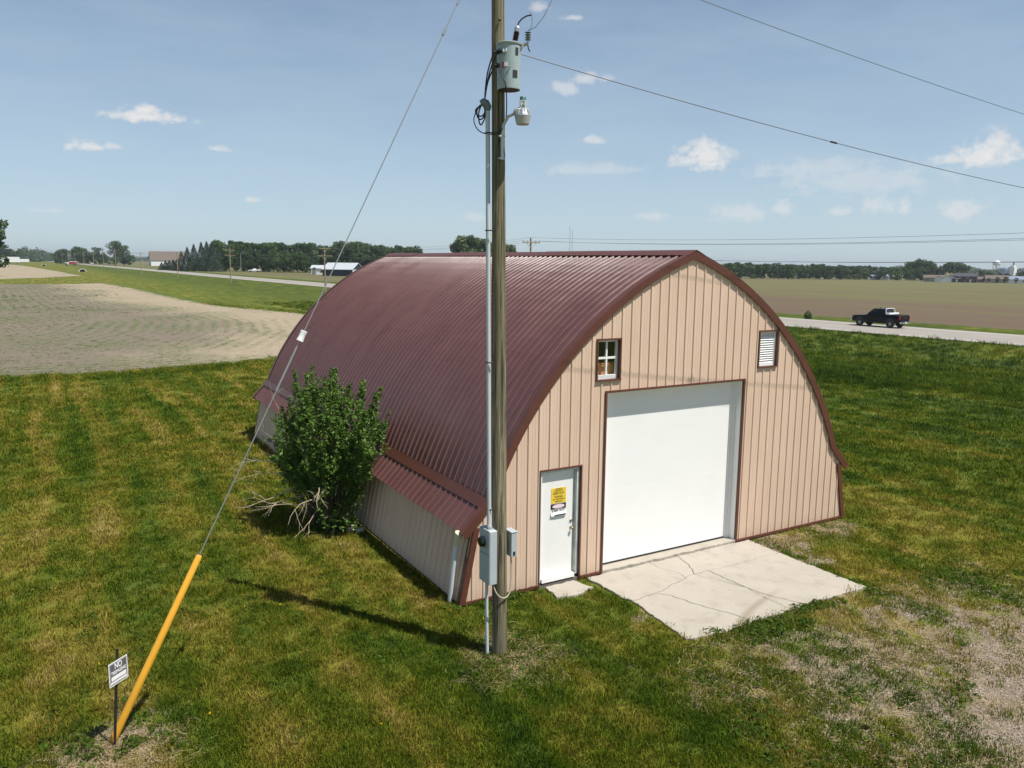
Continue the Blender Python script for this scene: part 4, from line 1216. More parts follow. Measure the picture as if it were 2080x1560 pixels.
# no trespassing sign
ns = empty('no_trespassing_sign', (-10.87, -1.60, 0), 'black and white no trespassing sign on dark post beside yellow guard', 'sign')
SA = math.atan2(0.20, 0.22)
sdx = Vector((math.cos(SA), math.sin(SA), 0)); snm = Vector((math.sin(SA), -math.cos(SA), 0))
pt0 = Vector((-10.87, -1.60, -0.1)); pt1 = Vector((-10.755, -1.545, 1.275))
m = MB()
def tpost(m, a, b):
    d = (b-a).normalized(); u = sdx; w = snm
    for (u0, u1, w0, w1) in ((-.020, .020, -.004, .0), (-.004, .004, .0, -.024)):
        c = [a+u*u0+w*w0, a+u*u1+w*w0, a+u*u1+w*w1, a+u*u0+w*w1]
        e = [p+(b-a) for p in c]
        m.add(c+e, [(0,3,2,1),(4,5,6,7),(0,1,5,4),(1,2,6,5),(2,3,7,6),(3,0,4,7)])
tpost(m, pt0, pt1); m.build('post', 'post_dark', ns)
SC = Vector((-10.775, -1.555, 1.0))+snm*0.016
def splate(name, u0, u1, z0, z1, w0, w1, mat):
    m = MB()
    c = [SC+sdx*u0+snm*w0+Vector((0, 0, z0)), SC+sdx*u1+snm*w0+Vector((0, 0, z0)), SC+sdx*u1+snm*w1+Vector((0, 0, z0)), SC+sdx*u0+snm*w1+Vector((0, 0, z0))]
    e = [p+Vector((0, 0, z1-z0)) for p in c]
    m.add(c+e, [(0,3,2,1),(4,5,6,7),(0,1,5,4),(1,2,6,5),(2,3,7,6),(3,0,4,7)])
    return m.build(name, mat, ns)
splate('plate', -.150, .150, -.152, .150, 0, .004, 'sign_white')
splate('border', -.138, .138, -.140, .138, .0041, .0049, 'sign_grey')
splate('field', -.130, .130, -.132, .130, .0050, .0057, 'sign_white')
splate('panel', -.128, .128, -.095, .128, .0058, .0064, 'sign_grey')
splate('panel', -.118, .118, -.084, -.030, .0065, .0070, 'sign_white')
splate('rule', -.120, .120, -.128, -.122, .0058, .0064, 'sign_grey')
fp = SC+snm*.0072
text_part('lettering', 'NO', .105, 'sign_white', ns, Mface(fp.x, fp.y, fp.z+.085, SA), .115)
text_part('lettering', 'TRESPASSING', .06, 'sign_white', ns, Mface(fp.x, fp.y, fp.z+.010, SA), .235)
for z in (.12, -.12):
    c = SC+snm*.006+Vector((0, 0, z)); m = MB(); m.lathe(c, [(.007, -.003), (.007, .003)], 8); m.build('bolt', 'galv', ns)

# ------------------------------------------------------------------ placing things out on the plain: compass bearing and distance from the camera's spot
def bearing(col):
    return YAW+math.atan((col-1040)/1631.6)
def out(col, D, dz=0.0):
    b = bearing(col)
    x = CAM.x+D*math.sin(b); y = CAM.y+D*math.cos(b)
    return Vector((x, y, gzf(x, y)+dz))
def face_cam(p):
    """rotation that turns a thing's local -Y towards the camera's side"""
    return math.atan2(CAM.x-p.x, -(CAM.y-p.y))

# ------------------------------------------------------------------ pickup truck
def make_pickup(paint, label, box=True):
    t = empty('pickup_truck', (0, 0, 0), label, 'pickup')
    # lower body: stations along y (rear to front): y, half width, z low, z top
    st = [(-2.90, 0.92, 0.62, 1.18), (-2.82, 0.97, 0.50, 1.24), (-1.2, 0.99, 0.42, 1.25), (-1.05, 0.99, 0.42, 1.20), (0.9, 0.99, 0.42, 1.18), (1.15, 0.98, 0.42, 1.19), (2.55, 0.96, 0.48, 1.10), (2.80, 0.93, 0.52, 1.06), (2.90, 0.86, 0.60, 0.98)]
    m = MB(); vs = []; fs = []
    for (y, w, z0, z1) in st:
        vs += [(-w*.94, y, z0), (-w, y, z0+.10), (-w, y, z1-.16), (-w*.95, y, z1-.03), (-w*.86, y, z1), (w*.86, y, z1), (w*.95, y, z1-.03), (w, y, z1-.16), (w, y, z0+.10), (w*.94, y, z0)]
    for i in range(len(st)-1):
        for k in range(10):
            j = (k+1) % 10
            fs.append((i*10+k, i*10+j, i*10+10+j, i*10+10+k))
    fs += [tuple(range(10)), tuple(range(len(vs)-1, len(vs)-11, -1))]
    m.add(vs, fs); body = m.build('body', paint, t, True)
    m = MB(); m.box((-.80, -2.72, 1.252), (.80, -1.25, 1.262)); m.build('bed_floor', 'rubber', body)
    for s in (-1, 1):
        m = MB(); m.bbox((min(s*.84, s*.97), -2.85, 1.24), (max(s*.84, s*.97), -1.2, 1.31), .02); m.build('bed_rail', paint, body)
    # cab
    cs = [(-1.12, .93, 1.19), (-1.00, .80, 1.80), (-.85, .76, 1.87), (.15, .77, 1.88), (.38, .79, 1.82), (1.18, .93, 1.19)]
    low = [(-1.12, .93), (1.18, .93)]
    m = MB(); vs = []
    for y, w, z in cs: vs += [(-w, y, z), (w, y, z)]
    fs = [(2*i, 2*i+2, 2*i+3, 2*i+1) for i in range(5)] + [(0, 1, 11, 10), (0, 10, 8, 6, 4, 2), (1, 3, 5, 7, 9, 11)]
    m.add(vs, fs); cabm = m.build('cab', paint, t)
    def quad(name, pts, mat, off=(0, 0, 0), thick=0.012, parent=cabm):
        P = [Vector(p) for p in pts]; nrm = (P[1]-P[0]).cross(P[2]-P[0]).normalized()
        c = sum(P, Vector())/len(P)
        cen = Vector((0, 0, 1.4))
        if nrm.dot(c-cen) < 0: nrm = -nrm
        A = [p+nrm*thick for p in P]; B = [p-nrm*.01 for p in P]; n = len(P)
        m = MB(); m.add(A+B, [tuple(range(n)), tuple(range(2*n-1, n-1, -1))]+[(i, (i+1) % n, (i+1) % n+n, i+n) for i in range(n)])
        return m.build(name, mat, parent)
    quad('windshield', [(-.80, 1.10, 1.25), (.80, 1.10, 1.25), (.71, .44, 1.78), (-.71, .44, 1.78)], 'car_glass')
    quad('rear_window', [(-.70, -1.11, 1.34), (.70, -1.11, 1.34), (.66, -1.015, 1.72), (-.66, -1.015, 1.72)], 'car_glass')
    for s in (-1, 1):
        quad('side_window', [(s*.885, .93, 1.27), (s*.905, .03, 1.25), (s*.80, .03, 1.74), (s*.815, .36, 1.73)], 'car_glass')
        quad('side_window', [(s*.905, -.05, 1.25), (s*.90, -.88, 1.27), (s*.80, -.82, 1.70), (s*.795, -.05, 1.74)], 'car_glass')
        for y0, y1 in ((-.98, -.02), (0.0, .98)):
            m = MB(); m.bbox((s*.985-.008 if s > 0 else s*.985-.012, y0, .52), (s*.985+.012 if s > 0 else s*.985+.008, y1, 1.14), .004)
            d = m.build('door', paint, body)
            m = MB(); m.bbox((s*1.0-.012, y0+.06, 1.0), (s*1.0+.012, y0+.24, 1.03), .004); m.build('handle', paint, d)
        m = MB(); m.bbox((s*1.10-.10, .78, 1.22), (s*1.10+.10, .86, 1.40), .03); m.build('mirror', 'chrome' if paint == 'car_black' else paint, t)
        m = MB(); m.bbox((s*.93-.05, -2.925, .88), (s*.93+.05, -2.78, 1.20), .02); m.build('tail_light', 'tail_red', t)
        m = MB(); m.bbox((s*.74-.15, 2.80, .82), (s*.74+.15, 2.93, 1.00), .02); m.build('headlight', 'lamp_lens', t)
        for y in (-1.82, 1.83):
            m = MB(); m.lathe((s*.885, y, .40), [(.30, -.125), (.385, -.12), (.405, -.06), (.405, .06), (.385, .12), (.30, .125)], 24, 'x')
            w = m.build('wheel', 'rubber', t, True)
            m = MB(); m.lathe((s*.885+s*.112, y, .40), [(.265, s*-.02), (.265, s*.012), (.20, s*.004), (.07, s*.03), (.02, s*.03)], 16, 'x'); m.build('rim', 'rim_alloy', w, True)
            for k in range(6):
                a = k*math.pi/3
                m = MB(); m.tube([(s*1.012, y+.05*math.cos(a), .40+.05*math.sin(a)), (s*1.006, y+.25*math.cos(a), .40+.25*math.sin(a))], .022, 4); m.build('spoke', 'rim_alloy', w)
            m = MB(); pr_ = [(y+.50*math.cos(a), .44+.50*math.sin(a)) for a in np.linspace(0, math.pi, 13)]
            m.tube([(s*.985, a, b) for a, b in pr_], .03, 6); m.build('wheel_arch', 'rubber', body)
            m = MB(); m.lathe((s*.955, y, .44), [(.47, 0.0), (.47, s*.033)], 24, 'x'); m.build('wheel_well', 'dark_metal', body)
    m = MB(); m.bbox((-.84, -2.945, .66), (.84, -2.89, 1.22), .015); tg = m.build('tailgate', paint, t)
    m = MB(); m.bbox((-.09, -2.957, .99), (.09, -2.944, 1.04), .004); m.build('emblem', 'chrome', tg)
    m = MB(); m.bbox((-.96, -3.06, .46), (.96, -2.88, .66), .03); rb = m.build('rear_bumper', 'chrome', t)
    m = MB(); m.bbox((-.16, -3.067, .52), (.16, -3.058, .63), .003); m.build('licence_plate', 'sign_white', rb)
    m = MB(); m.bbox((-.96, 2.84, .44), (.96, 3.0, .66), .04); m.build('front_bumper', 'chrome', t)
    m = MB(); m.bbox((-.55, 2.87, .70), (.55, 2.94, 1.00), .02); m.build('grille', 'dark_metal', t)
    m = MB(); m.tube([(-.0, .05, 1.88), (0, 0, 1.97)], .035, 6); m.build('antenna_fin', 'cable_black', t)
    if box:
        m = MB(); m.bbox((-.95, -1.68, 1.315), (.95, -1.18, 1.46), .03); tb = m.build('toolbox', 'car_white', t)
        m = MB(); m.bbox((-.93, -1.66, 1.462), (.93, -1.20, 1.50), .015); m.build('lid', 'car_white', tb)
        # pale roof edge and headache bars behind the cab
        for s in (-1, 1):
            m = MB(); m.tube([(s*.90, -1.20, 1.46), (s*.84, -1.16, 1.82), (s*.60, -1.15, 1.92)], .035, 6); m.build('rack_post', 'car_white', tb)
        m = MB(); m.tube([(-.62, -1.15, 1.92), (.62, -1.15, 1.92)], .035, 6); m.build('rack_bar', 'car_white', tb)
    return t
pk = make_pickup('car_black', 'black crew-cab pickup with white bed toolbox driving along the road')
pk.scale = (.93, .89, .98); pk.location = (61.6, 38.5, 0.02); pk.rotation_euler = (0, 0, math.radians(4.2))
wp = make_pickup('car_white', 'white pickup parked in front of the dark woods beyond the field', False)
p = out(513, 443); wp.location = p; wp.rotation_euler = (0, 0, face_cam(p)+math.radians(84))
wc = copy_tree(wp); wc['label'] = 'tiny white pickup coming along the far end of the road'
p = Vector((float(xn(800))+8, 800, 0.02)); wc.location = p; wc.rotation_euler = (0, 0, math.pi)

# far farm truck
ft = empty('farm_truck', (0, 0, 0), 'red and white grain truck on the distant road', 'truck')
m = MB(); m.bbox((-1.25, -5.2, 1.1), (1.25, 0.9, 3.3), .08); gb = m.build('grain_box', 'car_red', ft)
m = MB(); m.bbox((-1.27, -5.0, 3.3), (1.27, 0.7, 3.75), .2); m.build('tarp', 'car_white', gb)
m = MB(); m.bbox((-1.15, 1.1, .9), (1.15, 3.0, 3.0), .15); cbm = m.build('cab', 'car_white', ft)
m = MB(); m.bbox((-1.0, 2.9, 1.9), (1.0, 3.03, 2.75), .03); m.build('windshield', 'car_glass', cbm)
m = MB(); m.bbox((-1.0, 3.0, .8), (1.0, 4.6, 2.0), .2); m.build('hood', 'roof_dark', ft)
for y in (-4.2, -3.0, 3.6):
    for s in (-1, 1):
        m = MB(); m.lathe((s*1.05, y, .5), [(.3, -.14), (.5, -.13), (.5, .13), (.3, .14)], 14, 'x'); m.build('wheel', 'rubber', ft)
p = Vector((float(xn(840))-3, 840, gzf(float(xn(840))-3, 840))); ft.location = out(140, 820); ft.rotation_euler = (0, 0, math.radians(62))
# white semi trailers parked far left
def trailer(p, L, h, rz, label):
    t = empty('cargo_trailer', p, label, 'trailer', None, rz)
    t0 = len(bpy.data.objects)
    def part(m, n, mat):
        o = new_obj(n, m.mesh(n), mat); o.parent = t; return o
    m = MB(); m.bbox((-L/2, -1.3, 1.1), (L/2, 1.3, h), .05); part(m, 'box_body', 'car_white')
    m = MB(); m.box((-L/2+.3, -1.0, .8), (L/2-.3, 1.0, 1.09)); part(m, 'chassis', 'dark_metal')
    for x in (-L/2+1.2, -L/2+2.4):
        m = MB(); m.lathe((x, -1.05, .5), [(.3, -.2), (.5, -.19), (.5, .19), (.3, .2)], 14, 'y'); part(m, 'wheel', 'rubber')
    m = MB(); m.box((L/2-3.0, -.9, 0), (L/2-2.8, .9, 1.0)); part(m, 'landing_leg', 'dark_metal')
    return t
p = out(13, 900); trailer(p, 19, 6.2, face_cam(p), 'long tall white trailer parked at the far end of the field')
p = out(42, 960); trailer(p, 12, 4.2, face_cam(p), 'shorter white trailer parked behind the long tall one')

# ------------------------------------------------------------------ far buildings
def house(name, label, p, w, d, h, rh, wall, roof, rz, ridge='x', windows=((-.25, .45), (.25, .45)), door=None, garage=None, chimney=False, cat='house', over=0.35):
    t = empty(name, p, label, cat, None, rz)
    def part(m, n, mat, par=None):
        o = new_obj(n, m.mesh(n), mat); o.parent = par or t; return o
    m = MB(); m.box((-w/2, -d/2, -.6), (w/2, d/2, h))
    if ridge == 'x': m.prism([(0, 0)]*0 or [(-d/2, h+.001), (d/2, h+.001), (0, h+rh-.05)], -w/2, w/2); k = len(m.v)-6
    else: m.prism([(-w/2, h+.001), (w/2, h+.001), (0, h+rh-.05)], -d/2, d/2); k = None
    if k is not None:
        for i in range(k, k+6):
            x, y, z = m.v[i]; m.v[i] = (y, x, z)
    part(m, 'walls', wall)
    m = MB()
    if ridge == 'x':
        hd, hw = d/2+over, w/2+over
        e = h-over*rh/(d/2)
        P = [(-hd, e), (0, h+rh), (hd, e), (hd, e+.16), (0, h+rh+.18), (-hd, e+.16)]
        m.prism(P, -hw, hw); m.v = [(y, x, z) for x, y, z in m.v]
    else:
        hd, hw = d/2+over, w/2+over
        e = h-over*rh/(w/2)
        m.prism([(-hw, e), (0, h+rh), (hw, e), (hw, e+.16), (0, h+rh+.18), (-hw, e+.16)], -hd, hd)
    rf = part(m, 'roof', roof)
    for (fx, fz) in windows:
        cx = fx*w; cz = fz*h+.2
        m = MB(); m.box((cx-.75, -d/2-.06, cz-.55), (cx+.75, -d/2-.01, cz+.6)); wv = part(m, 'window', 'house_white')
        m = MB(); m.box((cx-.66, -d/2-.09, cz-.46), (cx-.03, -d/2-.061, cz+.5)); part(m, 'pane', 'window_far', wv)
        m = MB(); m.box((cx+.03, -d/2-.09, cz-.46), (cx+.66, -d/2-.061, cz+.5)); part(m, 'pane', 'window_far', wv)
    if door is not None:
        cx = door*w
        m = MB(); m.box((cx-.55, -d/2-.08, 0), (cx+.55, -d/2-.01, 2.15)); dd = part(m, 'door', 'house_white')
        m = MB(); m.box((cx+.35, -d/2-.12, 1.0), (cx+.42, -d/2-.081, 1.1)); part(m, 'handle', 'dark_metal', dd)
    if garage is not None:
        cx = garage*w
        m = MB(); m.box((cx-2.0, -d/2-.08, 0), (cx+2.0, -d/2-.01, 2.4)); part(m, 'garage_door', 'house_white')
    if chimney:
        m = MB(); m.box((w*.42, -d*.1, h*.5), (w*.42+.9, d*.1, h+rh+.9)); part(m, 'chimney', 'stone_pale')
    return t
# left of the barn
p = out(647, 385); hr = face_cam(p)
hw_ = house('small_house', 'small white house with gabled porch at the edge of the woods', p, 7.0, 6.0, 2.9, 1.3, 'house_white', 'roof_silver', hr-.25, 'x', ((.22, .45),), -.22)
def part_on(t, m, n, mat, par=None):
    o = new_obj(n, m.mesh(n), mat); o.parent = par or t; return o
m = MB(); m.prism([(-3.1, 2.5), (-.3, 2.5), (-1.7, 3.35)], -4.4, -3.2); pg = part_on(hw_, m, 'porch_roof', 'roof_dark')
for x in (-2.9, -.5):
    m = MB(); m.box((x-.1, -4.3, -.3), (x+.1, -4.1, 2.5)); part_on(hw_, m, 'porch_post', 'house_white', pg)
p = out(694, 352); hr = face_cam(p)
sh_ = house('machine_shed', 'low navy machine shed with pale metal roof beside the small house', p+Vector((0, 0, 0)), 13.5, 12.0, 2.9, 2.6, 'wall_navy', 'roof_silver', hr-.42, 'x', (), None, None, False, 'shed')
p = out(716, 341); m = MB(); m.box((6.76, -5.9, -.4), (6.80, 5.9, 2.85)); part_on(sh_, m, 'end_panel', 'conduit_grey')
p = out(338, 800)
house('old_barn', 'large distant barn with weathered brown roof and white wall', p, 30, 16, 5.4, 7.6, 'house_white', 'roof_brown', face_cam(p)+.12, 'x', (), None, None, False, 'barn', 0.5)
# right, beyond the crop field
def rp(col, D): return out(col, D)
p = rp(1786, 675); house('bungalow', 'white bungalow with blue-grey roof in the treeline across the field', p, 13, 8, 2.8, 1.9, 'house_white', 'roof_blue', face_cam(p)+.15, 'x', ((-.3, .5), (.2, .5)), -.02)
p = rp(1898, 618); house('bungalow', 'brown-roofed house with a white gable end next to the dark house', p, 13, 8, 2.8, 1.7, 'house_tan', 'roof_brown', face_cam(p)-.1, 'x', ((-.3, .5),), .1)
p = rp(1906, 605); house('garage', 'white front-gabled garage before the brown-roofed house', p, 4.6, 6, 2.5, 1.7, 'house_white', 'roof_brown', face_cam(p), 'y', (), None, None, False, 'garage')
p = rp(1922, 610); house('garage', 'white front-gabled garage with brick arch beside the dark house', p, 6.2, 6, 2.4, 1.9, 'house_white', 'roof_brown', face_cam(p), 'y', (), None, 0.0, False, 'garage')
p = rp(1938, 620); house('bungalow', 'low dark wing of houses with slate roof beside the two-storey house', p, 7, 7, 2.4, 1.6, 'house_brown', 'roof_dark', face_cam(p)-.05, 'x', ((-.2, .5),), .25)
p = rp(1963, 622); house('two_storey_house', 'dark brown two-storey house with slate roof and pale chimney', p, 12.5, 9, 4.1, 2.0, 'house_brown', 'roof_dark', face_cam(p)-.05, 'x', ((-.3, .7), (.05, .7), (.3, .35), (-.05, .2)), .2, None, True)
p = rp(1994, 640); house('bungalow', 'brick house with red-brown roof between dark house and shrubs', p, 8, 7, 2.3, 1.6, 'house_brick', 'roof_brown', face_cam(p)+.1, 'x', ((-.2, .5),), .2)
p = rp(2024, 638); house('bungalow', 'wide house with brown hip-like roof and pale front below the water tower', p, 13.5, 8, 2.7, 2.3, 'house_tan', 'roof_brown', face_cam(p)+.1, 'x', ((-.3, .5), (.3, .5)), .05)
p = rp(2062, 640); house('bungalow', 'white house with long grey-blue roof at the end of the row', p, 16, 8, 2.6, 2.0, 'house_white', 'roof_blue', face_cam(p)+.05, 'x', ((-.3, .5), (.3, .5)), .05)
# water tower
p = out(2021, 1550); p.z -= 1.0
wtw = empty('water_tower', p, 'white water tower on thin legs far beyond the houses', 'water tower')
zt = CAM.z+12*1550/1612
m = MB(); m.lathe((p.x, p.y, zt-7.6), [(1.5, -.6), (4.2, 0.2), (5.6, 1.8), (5.7, 4.6), (4.8, 6.2), (2.5, 7.3), (.3, 7.6)], 24); m.build('tank', 'car_white', wtw, True)
for k in range(6):
    a = k*math.pi/3+.3
    m = MB(); m.tube([(p.x+5.0*math.cos(a), p.y+5.0*math.sin(a), zt-6), (p.x+5.9*math.cos(a), p.y+5.9*math.sin(a), p.z-1)], .28, 6); m.build('leg', 'galv', wtw)
m = MB(); m.tube([(p.x, p.y, zt-7.8), (p.x, p.y, p.z-1)], .7, 8); m.build('riser', 'galv', wtw)
m = MB(); m.lathe((p.x, p.y, zt-5.9), [(5.9, 0), (6.3, 0), (6.3, .35), (5.9, .35)], 24); m.build('catwalk', 'galv', wtw)
# grain elevator
p = out(2050, 1300)
ge = empty('grain_elevator', p, 'grain elevator with blue-grey bin and white tower beyond the houses', 'grain elevator')
b_ = face_cam(p); ux = Vector((math.cos(b_), math.sin(b_), 0))
def gpz(col, row): return CAM.z-(row-545)*1300/1612
pbr('bin_steel', (0.22, 0.28, 0.36), 0.4, metal=0.3, var=0.1, vscale=.3)
c = p-ux*6.5; zt = gpz(0, 547)
m = MB(); m.lathe((c.x, c.y, 0), [(4.6, p.z-2), (4.6, zt), (.6, zt+2.2)], 20); m.build('bin', 'bin_steel', ge, True)
c = p+ux*3.0; zt = gpz(0, 544)
m = MB(); m.box((c.x-3.6, c.y-3.6, p.z-2), (c.x+3.6, c.y+3.6, zt)); m.build('tower', 'house_white', ge)
m = MB(); m.box((c.x-2.0, c.y-2.0, zt), (c.x+2.0, c.y+2.0, zt+2.6)); m.build('headhouse', 'house_white', ge)
c2 = p+ux*11.5; m = MB(); m.lathe((c2.x, c2.y, 0), [(2.6, p.z-2), (2.6, gpz(0, 553)), (.4, gpz(0, 550))], 14); m.build('bin', 'roof_dark', ge, True)
c3 = p-ux*.2; m = MB(); m.tube([p-ux*4+Vector((0, 0, gpz(0, 547)-p.z)), p+ux*1.0+Vector((0, 0, gpz(0, 543)-p.z)), p+ux*3.2+Vector((0, 0, gpz(0, 541)-p.z))], .7, 6); m.tube([p+ux*3.4+Vector((0, 0, gpz(0, 546)-p.z)), p+ux*3.4+Vector((0, 0, gpz(0, 535)-p.z))], .9, 6); m.build('grain_leg', 'roof_dark', ge)
# radio masts
for col, top, lab in ((1154, 45, 'slim radio mast rising beyond the barn ridge, capped with a lamp'), (1159, 42, 'slimmer bare radio mast standing right beside the capped one')):
    p = out(col, 900); ms = empty('radio_mast', p, lab, 'mast')
    m = MB(); m.tube([p, p+Vector((0, 0, top-p.z))], .22, 5); m.build('lattice', 'guy_steel', ms)
    if top == 45: m = MB(); m.lathe(p+Vector((0, 0, top-p.z)), [(.3, -.6), (.9, -.3), (.9, .6), (.3, .8)], 8); m.build('beacon', 'car_white', ms)
# culvert ends in the ditch
for col, D, lab in ((163, 400, 'concrete-grey arched culvert end in the grass ditch'), (85, 670, 'culvert end at the ditch corner of the far pale field')):
    p = out(col, D); p.z = max(p.z, -.3)
    cv = empty('culvert', p, lab, 'culvert')
    rz = face_cam(p); M4 = Matrix.Translation(p) @ Matrix.Rotation(rz, 4, 'Z')
    m = MB(); vs = []; fs = []
    K = 12
    for y in (-.6, 3.0):
        for r in (1.05, 1.35):
            for k in range(K+1):
                a = math.pi*k/K
                vs.append(M4 @ Vector((1.15*r*math.cos(a), y+(1-math.sin(a))*-.5*(y < 0), r*math.sin(a)*.95)))
    n = K+1
    for k in range(K):
        fs += [(k, k+1, n+k+1, n+k), (2*n+k, 2*n+k+1, 3*n+k+1, 3*n+k), (n+k, n+k+1, 3*n+k+1, 3*n+k), (k, k+1, 2*n+k+1, 2*n+k)]
    m.add(vs, fs); m.build('arch_ring', 'culvert', cv)
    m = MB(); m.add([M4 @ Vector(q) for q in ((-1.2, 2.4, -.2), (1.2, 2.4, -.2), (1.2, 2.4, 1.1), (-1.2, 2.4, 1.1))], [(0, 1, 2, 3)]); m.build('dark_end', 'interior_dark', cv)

# ------------------------------------------------------------------ power line along the road
def make_pole(H):
    t = empty('power_pole', (0, 0, 0), 'pale wooden power pole with crossarms beside the road', 'power pole', 'power poles along the road')
    m = MB(); m.tube([(0, 0, -.5), (0, 0, H*.5), (0, 0, H)], [.16, .135, .105], 10); m.build('shaft', 'pole_wood_far', t, True)
    for z, L in ((H-.55, 1.25), (H-2.0, 1.55)):
        m = MB(); m.box((-L, -.22, z-.06), (L, -.11, z+.06)); ar = m.build('crossarm', 'pole_wood_far', t)
        for s in (-1, 1):
            m = MB(); m.tube([(s*.7, -.12, z-.06), (0, -.13, z-.65)], .025, 5); m.build('brace', 'galv', t)
            for q in (1.0, .5):
                m = MB(); m.lathe((s*L*q*.95, -.165, z+.06), [(.03, 0), (.055, .05), (.04, .12), (.05, .16)], 8); m.build('insulator', 'polymer_grey', ar)
    return t
PL = [(45.5, -12.0, 9.0), (39.26, 69.7, 8.95), (38.45, 147.6, 8.95), (35.85, 228.2, 9.2), (32.2, 305, 8.6), (28.6, 392, 8.9), (23.5, 465, 10.5), (22.5, 545, 10.5), (21.5, 630, 10.5), (19.0, 715, 10.5), (15.5, 800, 10.5), (13.0, 885, 10.5), (9.5, 970, 10.5), (5.5, 1060, 10.5)]
HP = 9.8
p0 = make_pole(HP)
for i, (x, y, zt) in enumerate(PL):
    o = p0 if i == 0 else copy_tree(p0)
    o.location = (x, y, zt-HP)
    o.rotation_euler = (0, 0, math.radians(4))
lines = ((-1.15, -.35), (1.15, -.35), (-1.45, -1.8), (1.45, -1.8), (0, .05))
for k, (dx_, dz_) in enumerate(lines):
    root = empty('power_line', (PL[0][0]+dx_, PL[0][1], PL[0][2]+dz_), 'thin power line strung between the roadside poles', 'wire', 'power lines along the road')
    m = MB(); pts = []
    for (a, b) in zip(PL[:-1], PL[1:]):
        A = Vector((a[0]+dx_, a[1]-.16, a[2]+dz_)); B = Vector((b[0]+dx_, b[1]-.16, b[2]+dz_))
        for i in range(14):
            f = i/14; pts.append(A.lerp(B, f)+Vector((0, 0, -.85*4*f*(1-f))))
    m.tube(pts, .011, 4); m.build('strand', 'wire_grey', root)
p = out(486, 440); yp = empty('lamp_post', p, 'slender grey post standing in front of the dark woods', 'post')
m = MB(); m.tube([p+Vector((0, 0, -.5)), p+Vector((0, 0, 9.2))], .13, 6); m.build('shaft', 'guy_steel', yp)
m = MB(); m.tube([p+Vector((0, 0, 9.1)), p+Vector((.9, -.3, 9.4))], .08, 5); m.build('arm', 'guy_steel', yp)

# ------------------------------------------------------------------ trees
def leaf_quads(P, N, size, rng, aspect=0.8, droop=0.0):
    """one quad per point; returns verts, faces"""
    n = len(P)
    a = rng.normal(size=(n, 3)); a -= (a*N).sum(1, keepdims=True)*N
    a /= np.linalg.norm(a, axis=1, keepdims=True)+1e-9
    b = np.cross(N, a)
    s = size*(0.6+0.8*rng.random((n, 1)))
    a *= s; b *= s*aspect
    v = np.stack([P-a, P-b*.6+a*.1, P+a, P+b*.6+a*.1], 1).reshape(-1, 3)
    f = np.arange(4*n).reshape(n, 4)
    return v, f
def blob_points(blobs, n, rng, shell=0.55):
    vol = np.array([b[3]*b[4]*b[5] for b in blobs])**0.75
    k = rng.choice(len(blobs), n, p=vol/vol.sum())
    B = np.array(blobs)[k]
    d = rng.normal(size=(n, 3)); d /= np.linalg.norm(d, axis=1, keepdims=True)
    r = (shell+(1-shell)*rng.random((n, 1)))**0.6
    r *= 1+0.10*rng.normal(size=(n, 1))
    P = B[:, :3]+d*r*B[:, 3:6]
    N = d+0.9*rng.normal(size=(n, 3)); N[:, 2] += 0.25
    N /= np.linalg.norm(N, axis=1, keepdims=True)
    return P, N
def decid_proto(seed, H, W, mat, n=2600, leaf=0.42, nblob=26, base=0.12, narrow=False):
    rng = np.random.default_rng(seed)
    blobs = []
    for i in range(nblob):
        z = base+(1-base)*rng.random()**0.8
        prof = math.sqrt(max(0.05, 1-((z-0.52)/0.52)**2)) if not narrow else 0.75*math.sqrt(max(0.05, 1-((z-0.5)/0.53)**4))
        r = W/2*prof*math.sqrt(rng.random())*0.85
        a = rng.random()*6.283
        br = W*(0.11+0.10*rng.random())
        blobs.append((r*math.cos(a), r*math.sin(a), H*min(z, .93), br, br, br*(0.85 if not narrow else 1.3)))
    P, N = blob_points(blobs, n, rng)
    P[:, 2] = np.clip(P[:, 2], 0.15, None)
    v, f = leaf_quads(P, N, leaf, rng)
    me = raw_mesh('crown', v, f); me.materials.append(MATS[mat])
    m = MB(); m.tube([(0, 0, -.3), (.05, 0, H*.3), (0, .1, H*.75)], [.03*H*.6, .02*H*.6, .006*H], 7)
    for i in range(6):
        b = blobs[i]; m.tube([(0, 0, H*(.2+.06*i)), (b[0]*.6, b[1]*.6, (b[2]+H*.3)*.5), (b[0], b[1], b[2])], [.012*H*.6, .008*H*.6, .004*H*.6], 5)
    tm = m.mesh('trunk'); tm.materials.append(MATS['bark'])
    return me, tm
def spruce_proto(seed, H, W, n=2400):
    rng = np.random.default_rng(seed)
    t = rng.random(n)**0.72
    z = H*(0.04+0.96*(1-t)) if False else H*(1-t*0.97)
    lay = np.sin(z*2*math.pi/0.9)*0.10
    R = W/2*(t**0.9)*(1+lay)*(0.80+0.25*rng.random(n))
    a = rng.random(n)*6.283
    wob = 1+.12*np.sin(a*3+seed)
    rr_ = R*wob*(0.55+0.45*rng.random(n)**.4)
    P = np.stack([rr_*np.cos(a), rr_*np.sin(a), z-0.12*rr_], 1)
    N = np.stack([np.cos(a)*.5, np.sin(a)*.5, np.full(n, .9)], 1)+.45*rng.normal(size=(n, 3))
    N /= np.linalg.norm(N, axis=1, keepdims=True)
    v, f = leaf_quads(P, N, 0.40, rng, .55)
    me = raw_mesh('crown', v, f); me.materials.append(MATS['leaf_spruce'])
    m = MB(); m.tube([(0, 0, -.3), (0, 0, H*.95)], [.022*H, .003*H], 7); tm = m.mesh('trunk'); tm.materials.append(MATS['bark'])
    return me, tm
